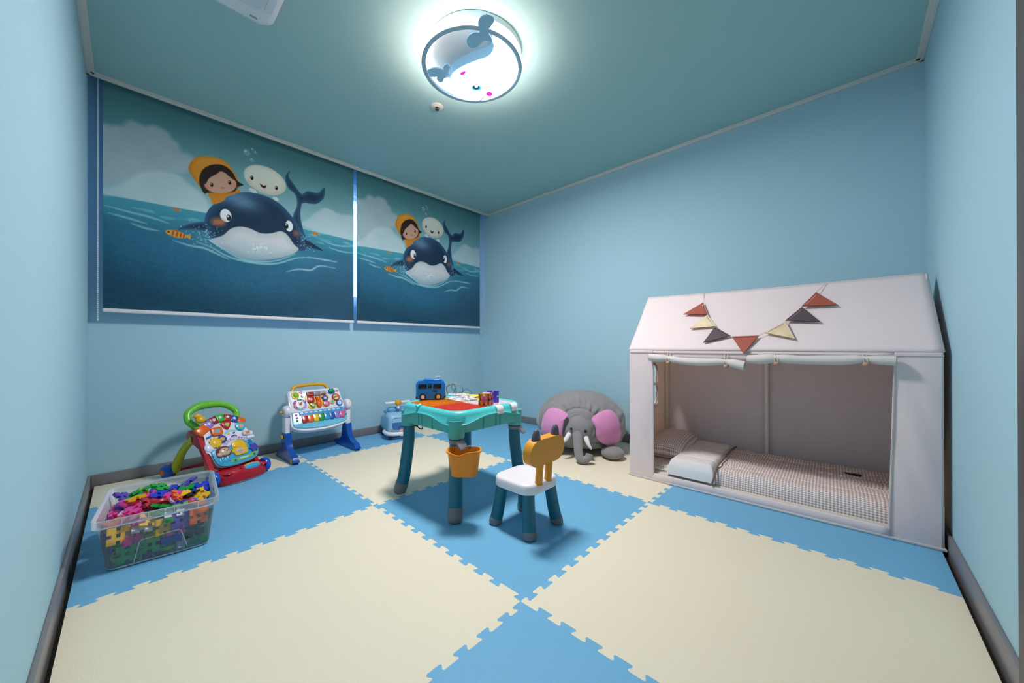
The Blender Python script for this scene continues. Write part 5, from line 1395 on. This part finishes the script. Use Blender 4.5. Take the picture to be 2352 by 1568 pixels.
obj('door_latch', MB(WM @ T(.080, .096, .010)).ell((0, 0, 0), (.010, .008, .007), 10, 8), TYE, dd)
obj('hinge', MB(WM @ T(-.004, .072, .010) @ RX(PI / 2)).lathe([(.005, -.012), (.006, -.008), (.006, .008), (.005, .012)], 10), C3('gold', '#d0b040'), dd)
obj('flower_knob', MB(WM @ T(.121, .064, .006)).prism(gear(.020, .029, 6, 6), 0, .010, .003), C3('deep_purple2', '#4b42a4'), lw)
obj('speaker_grille', MB(WM @ T(.112, .107, .004)).prism(circ(.017, 20), 0, .006, .001), C3('grille', '#2788b4'), lw)
for q in (-.008, 0, .008): obj('grille_slot', MB(WM @ T(.112 + q, .107, .0102)).box((0, 0, 0), (.003, .022, .001)), C3('slot', '#155a7c'), lw)
gs = obj('grass_strip', MB(WM @ T(.05, .018, .006)).prism(spline([(-.082, -.012), (-.07, .004), (-.03, .006), (.03, .010), (.075, .020), (.084, .008), (.07, -.004), (.03, -.010), (-.03, -.014)], 3, True), 0, .0035), C3('grass_strip', '#7fb86a'),wk)
obj('grass_text_bar', MB(WM @ T(.05, .018, .0096)).prism(rrect(.026, .004, .003, 3), 0, .0006), C3('bar_pale', '#c9dcc0'), gs)
for q in (-.055, .062): obj('grass_patch', MB(WM @ T(.05 + q, .016 + q * .08, .0096)).prism(gear(.006, .010, 5), 0, .0006), C3('patch_green', '#2a7a4a'), gs)
for q in range(4): obj('bush_ridge', MB(WM @ T(-.08 + .014 * q, .030 + .006 * (q % 2), .007)).ell((0, 0, 0), (.010, .022, .004), 12, 8), SKY, lw)
ph = obj('phone', MB(WM @ T(.118, .168, .0) @ RZ(-.25)).box((0, 0, .010), (.060, .030, .020), .010, 3), WHT, wk)
obj('phone_patch', MB(WM @ T(.112, .170, .0205) @ RZ(-.25)).ell((0, 0, 0), (.016, .010, .002), 14, 8), C3('peach', '#d98a4a'), ph)
obj('white_grip', MB(WM @ T(.128, .140, 0)).box((0, 0, .006), (.05, .022, .014), .006, 3), WHT, wk)
obj('side_pin', MB(WM).tube([(-.112, .190, .006), (-.085, .198, .010)], .005, 8), C3('pin_blue', '#2a7cc0'), wk)
cs_ = obj('chick_stalk', MB(WM).tube([(-.075, .298, -.01), (-.098, .315, .0)], .004, 8), C3('crimson', '#8f1226'), wk)
obj('chick', MB(WM @ T(-.106, .324, 0)).ell((0, -.008, 0), (.028, .022, .019), 16, 10).ell((-.012, .016, .003), (.021, .018, .016), 14, 10).ell((-.030, .014, .010), (.007, .005, .005), 8, 6), C3('chick', '#e2ae1c'), cs_)

# ------------------------------------------------------------------ clear storage box full of interlocking pieces
BXA = math.radians(-5.0)
box = thing('storage_box', 'clear plastic storage box full of colourful pieces, by the baby walker', 'storage box', (-.766, 1.335, 0), BXA)
CLR = clear_plastic('clear_box', '#dfe6ee', .15, .14)
RIMC = clear_plastic('clear_rim', '#e6ebf2', .27, .15)
BHGT = .194
def bxl(a, b, z, r=.03): return [(x, y, z) for x, y in rrect(a, b, r, 5)]
b0, b1, t0, t1 = .148, .180, .167, .206
obj('box_wall', MB().loft([bxl(b0 - .012, b1 - .012, .003, .03), bxl(b0 - .003, b1 - .003, .005), bxl(b0, b1, .012), bxl(t0, t1, BHGT)], cap1=False), CLR, box, smooth=.9)
obj('rim', MB().loft([bxl(t0 - .001, t1 - .001, BHGT - .022), bxl(t0 + .010, t1 + .010, BHGT - .024), bxl(t0 + .011, t1 + .011, BHGT + .004), bxl(t0 + .008, t1 + .008, BHGT + .006), bxl(t0 - .001, t1 - .001, BHGT - .002)], cap0=False, cap1=False), RIMC, box, smooth=.9)
seamm = clear_plastic('clear_ridge', '#eef2f6', .6, .15)
def on_front(x, z): return (x, -(b1 + (t1 - b1) * (z - .012) / (BHGT - .012)) - .0015, z)
obj('moulded_ridge', MB().tube([on_front(*p) for p in ((-.072, .012), (-.056, .088), (-.048, .094), (.052, .098), (.060, .092), (.078, .020))], .0014, 5), seamm, box)
obj('base_ring', MB().tube([(x, y, .006) for x, y in rrect(b0 - .004, b1 - .004, .03, 5)], .003, 5, closed=True), seamm, box)
for k in range(4):
    obj('rim_tab', MB().box((-.10 + .07 * k, -(t1 + .0115), BHGT - .008), (.002, .002, .022), .0005), seamm, box)

cols = {'pink': '#e0409c', 'red': '#b81c2c', 'green': '#12a03a', 'yellow': '#e8b80c', 'blue': '#2038c4', 'black': '#14161c', 'white': '#e6e4ec', 'orange': '#ec6a1c', 'violet': '#5a3cb4', 'lime': '#a8c83c', 'purple': '#7a3a78'}
for k_, v_ in cols.items(): M('piece_' + k_, v_, rough=.35)
kinds = {}
kinds['square'] = flake(.0118, .011).mesh('interlocking_piece', 0)
kinds['bar'] = flake(.0118, .011, ['00000', '11011', '11111', '01010', '00000']).mesh('interlocking_bar', 0)
wmesh = MB().lathe([(.024, -.006), (.031, -.007), (.033, 0), (.031, .007), (.024, .006), (.024, -.006)], 22).box((0, 0, 0), (.05, .008, .008)).box((0, 0, 0), (.008, .05, .008))
kinds['wheel'] = wmesh.mesh('interlocking_wheel', .6)
cache = {}
def piece(kind, col, x, y, z, rx, ry, rz):
    key = (kind, col)
    if key not in cache:
        me = kinds[kind].copy(); me.materials.append(MATS['piece_' + col]); cache[key] = me
    nm = {'square': 'interlocking_piece', 'bar': 'interlocking_bar', 'wheel': 'toy_wheel_ring'}[kind]
    what = {'square': 'notched square', 'bar': 'narrow notched bar', 'wheel': 'spoked ring'}[kind]
    o = link(nm, cache[key], None)
    lv = 'topping the heap in the clear box' if z > .135 else ('half-way down in the clear box' if z > .075 else 'low in the clear box')
    sx = 'wall side' if x < -.05 else ('room side' if x > .05 else 'middle')
    sy = 'front' if y < -.13 else ('front centre' if y < -.03 else ('rear centre' if y < .08 else 'rear'))
    tag(o, '%s plastic %s, %s, %s %s' % (col, what, lv, sy, sx), 'toy piece', 'interlocking pieces in the storage box')
    o.matrix_world = Matrix.Translation((-.766, 1.335, 0)) @ RZ(BXA) @ T(x, y, z) @ RZ(rz) @ RX(rx) @ RY(ry)
pr = random.Random(19)
# top layer follows the colours seen from above; lower layers fill the box
def col_at(x, y):
    u, v = x / .15, y / .19                                   # v<0 towards the room
    if v > .25 and u < -.2: return pr.choice(['pink', 'green', 'violet', 'pink', 'yellow'])
    if v > .25: return pr.choice(['blue', 'violet', 'black', 'blue', 'green', 'yellow', 'violet'])
    if u < -.35: return pr.choice(['pink', 'pink', 'orange', 'yellow', 'red', 'white'])
    if u > .35: return pr.choice(['violet', 'black', 'red', 'orange', 'yellow', 'blue'])
    return pr.choice(['green', 'red', 'yellow', 'pink', 'black', 'white', 'green'])
pts = []
def place(n, zlo, zhi, tilt, mind, colour, kindw):
    tries = 0; got = 0
    while got < n and tries < 6000:
        tries += 1
        z = pr.uniform(zlo, zhi); k = (z - .012) / (BHGT - .012)
        hx, hy = b0 + (t0 - b0) * k - .036, b1 + (t1 - b1) * k - .036
        x, y = pr.uniform(-hx, hx), pr.uniform(-hy, hy)
        if any((x - q[0]) ** 2 + (y - q[1]) ** 2 + ((z - q[2]) * 1.7) ** 2 < mind ** 2 for q in pts): continue
        pts.append((x, y, z)); got += 1
        piece(pr.choice(kindw), colour(x, y), x, y, z, pr.uniform(-tilt, tilt), pr.uniform(-tilt, tilt), pr.uniform(0, PI))
lowc = lambda x, y: pr.choice(['green', 'yellow', 'lime', 'purple', 'violet', 'black', 'green', 'pink', 'white', 'blue', 'yellow', 'orange'])
# along the front wall: pieces seen flat through the side
for x, z, c, kd, a, tl in ((-.115, .122, 'yellow', 'square', .3, .25), (-.05, .135, 'white', 'square', .2, 1.0), (-.09, .045, 'green', 'square', .15, .1), (-.105, .024, 'lime', 'wheel', 0, 1.2), (-.03, .058, 'green', 'square', -.1, .1), (.012, .118, 'yellow', 'square', .5, .1), (-.075, .098, 'pink', 'bar', .7, .1), (.032, .060, 'blue', 'bar', .2, .2), (.02, .036, 'lime', 'wheel', 0, 1.1), (.06, .125, 'violet', 'square', .2, .1), (.112, .128, 'orange', 'square', .35, .1), (.10, .075, 'black', 'square', .4, .2), (.115, .040, 'green', 'square', .1, .4), (.075, .030, 'white', 'square', .5, .5), (-.02, .025, 'purple', 'square', .3, .3), (.045, .092, 'pink', 'bar', .1, .2), (-.03, .152, 'yellow', 'square', .3, .9), (.04, .158, 'white', 'bar', .1, .7)):
    k = (z - .012) / (BHGT - .012); hy = b1 + (t1 - b1) * k - .016
    x = max(-(b0 - .035), min(b0 - .035, x)); z = max(z, .036)
    y = -hy + .024 * math.sin(min(tl, 1.2)) + .002
    pts.append((x, y, z)); piece(kd, c, x, y, z, PI / 2 - tl - .1, a, 0)
for z, c, kd in ((.06, 'green', 'square'), (.125, 'pink', 'square')):
    for y in (-.09, .0, .09):
        hx = b0 + (t0 - b0) * (z / BHGT) - .014
        pts.append((-hx, y, z)); piece(kd, pr.choice([c, 'yellow', 'violet']), -hx, y, z, pr.uniform(-.3, .3), PI / 2 - .1, 0)
place(34, .038, .10, .7, .038, lowc, ['square', 'square', 'bar', 'square', 'wheel'])
place(22, .095, .135, .7, .038, lowc, ['square', 'square', 'bar'])
place(84, .138, .178, .6, .027, col_at, ['square', 'square', 'square', 'square', 'bar', 'bar', 'wheel'])
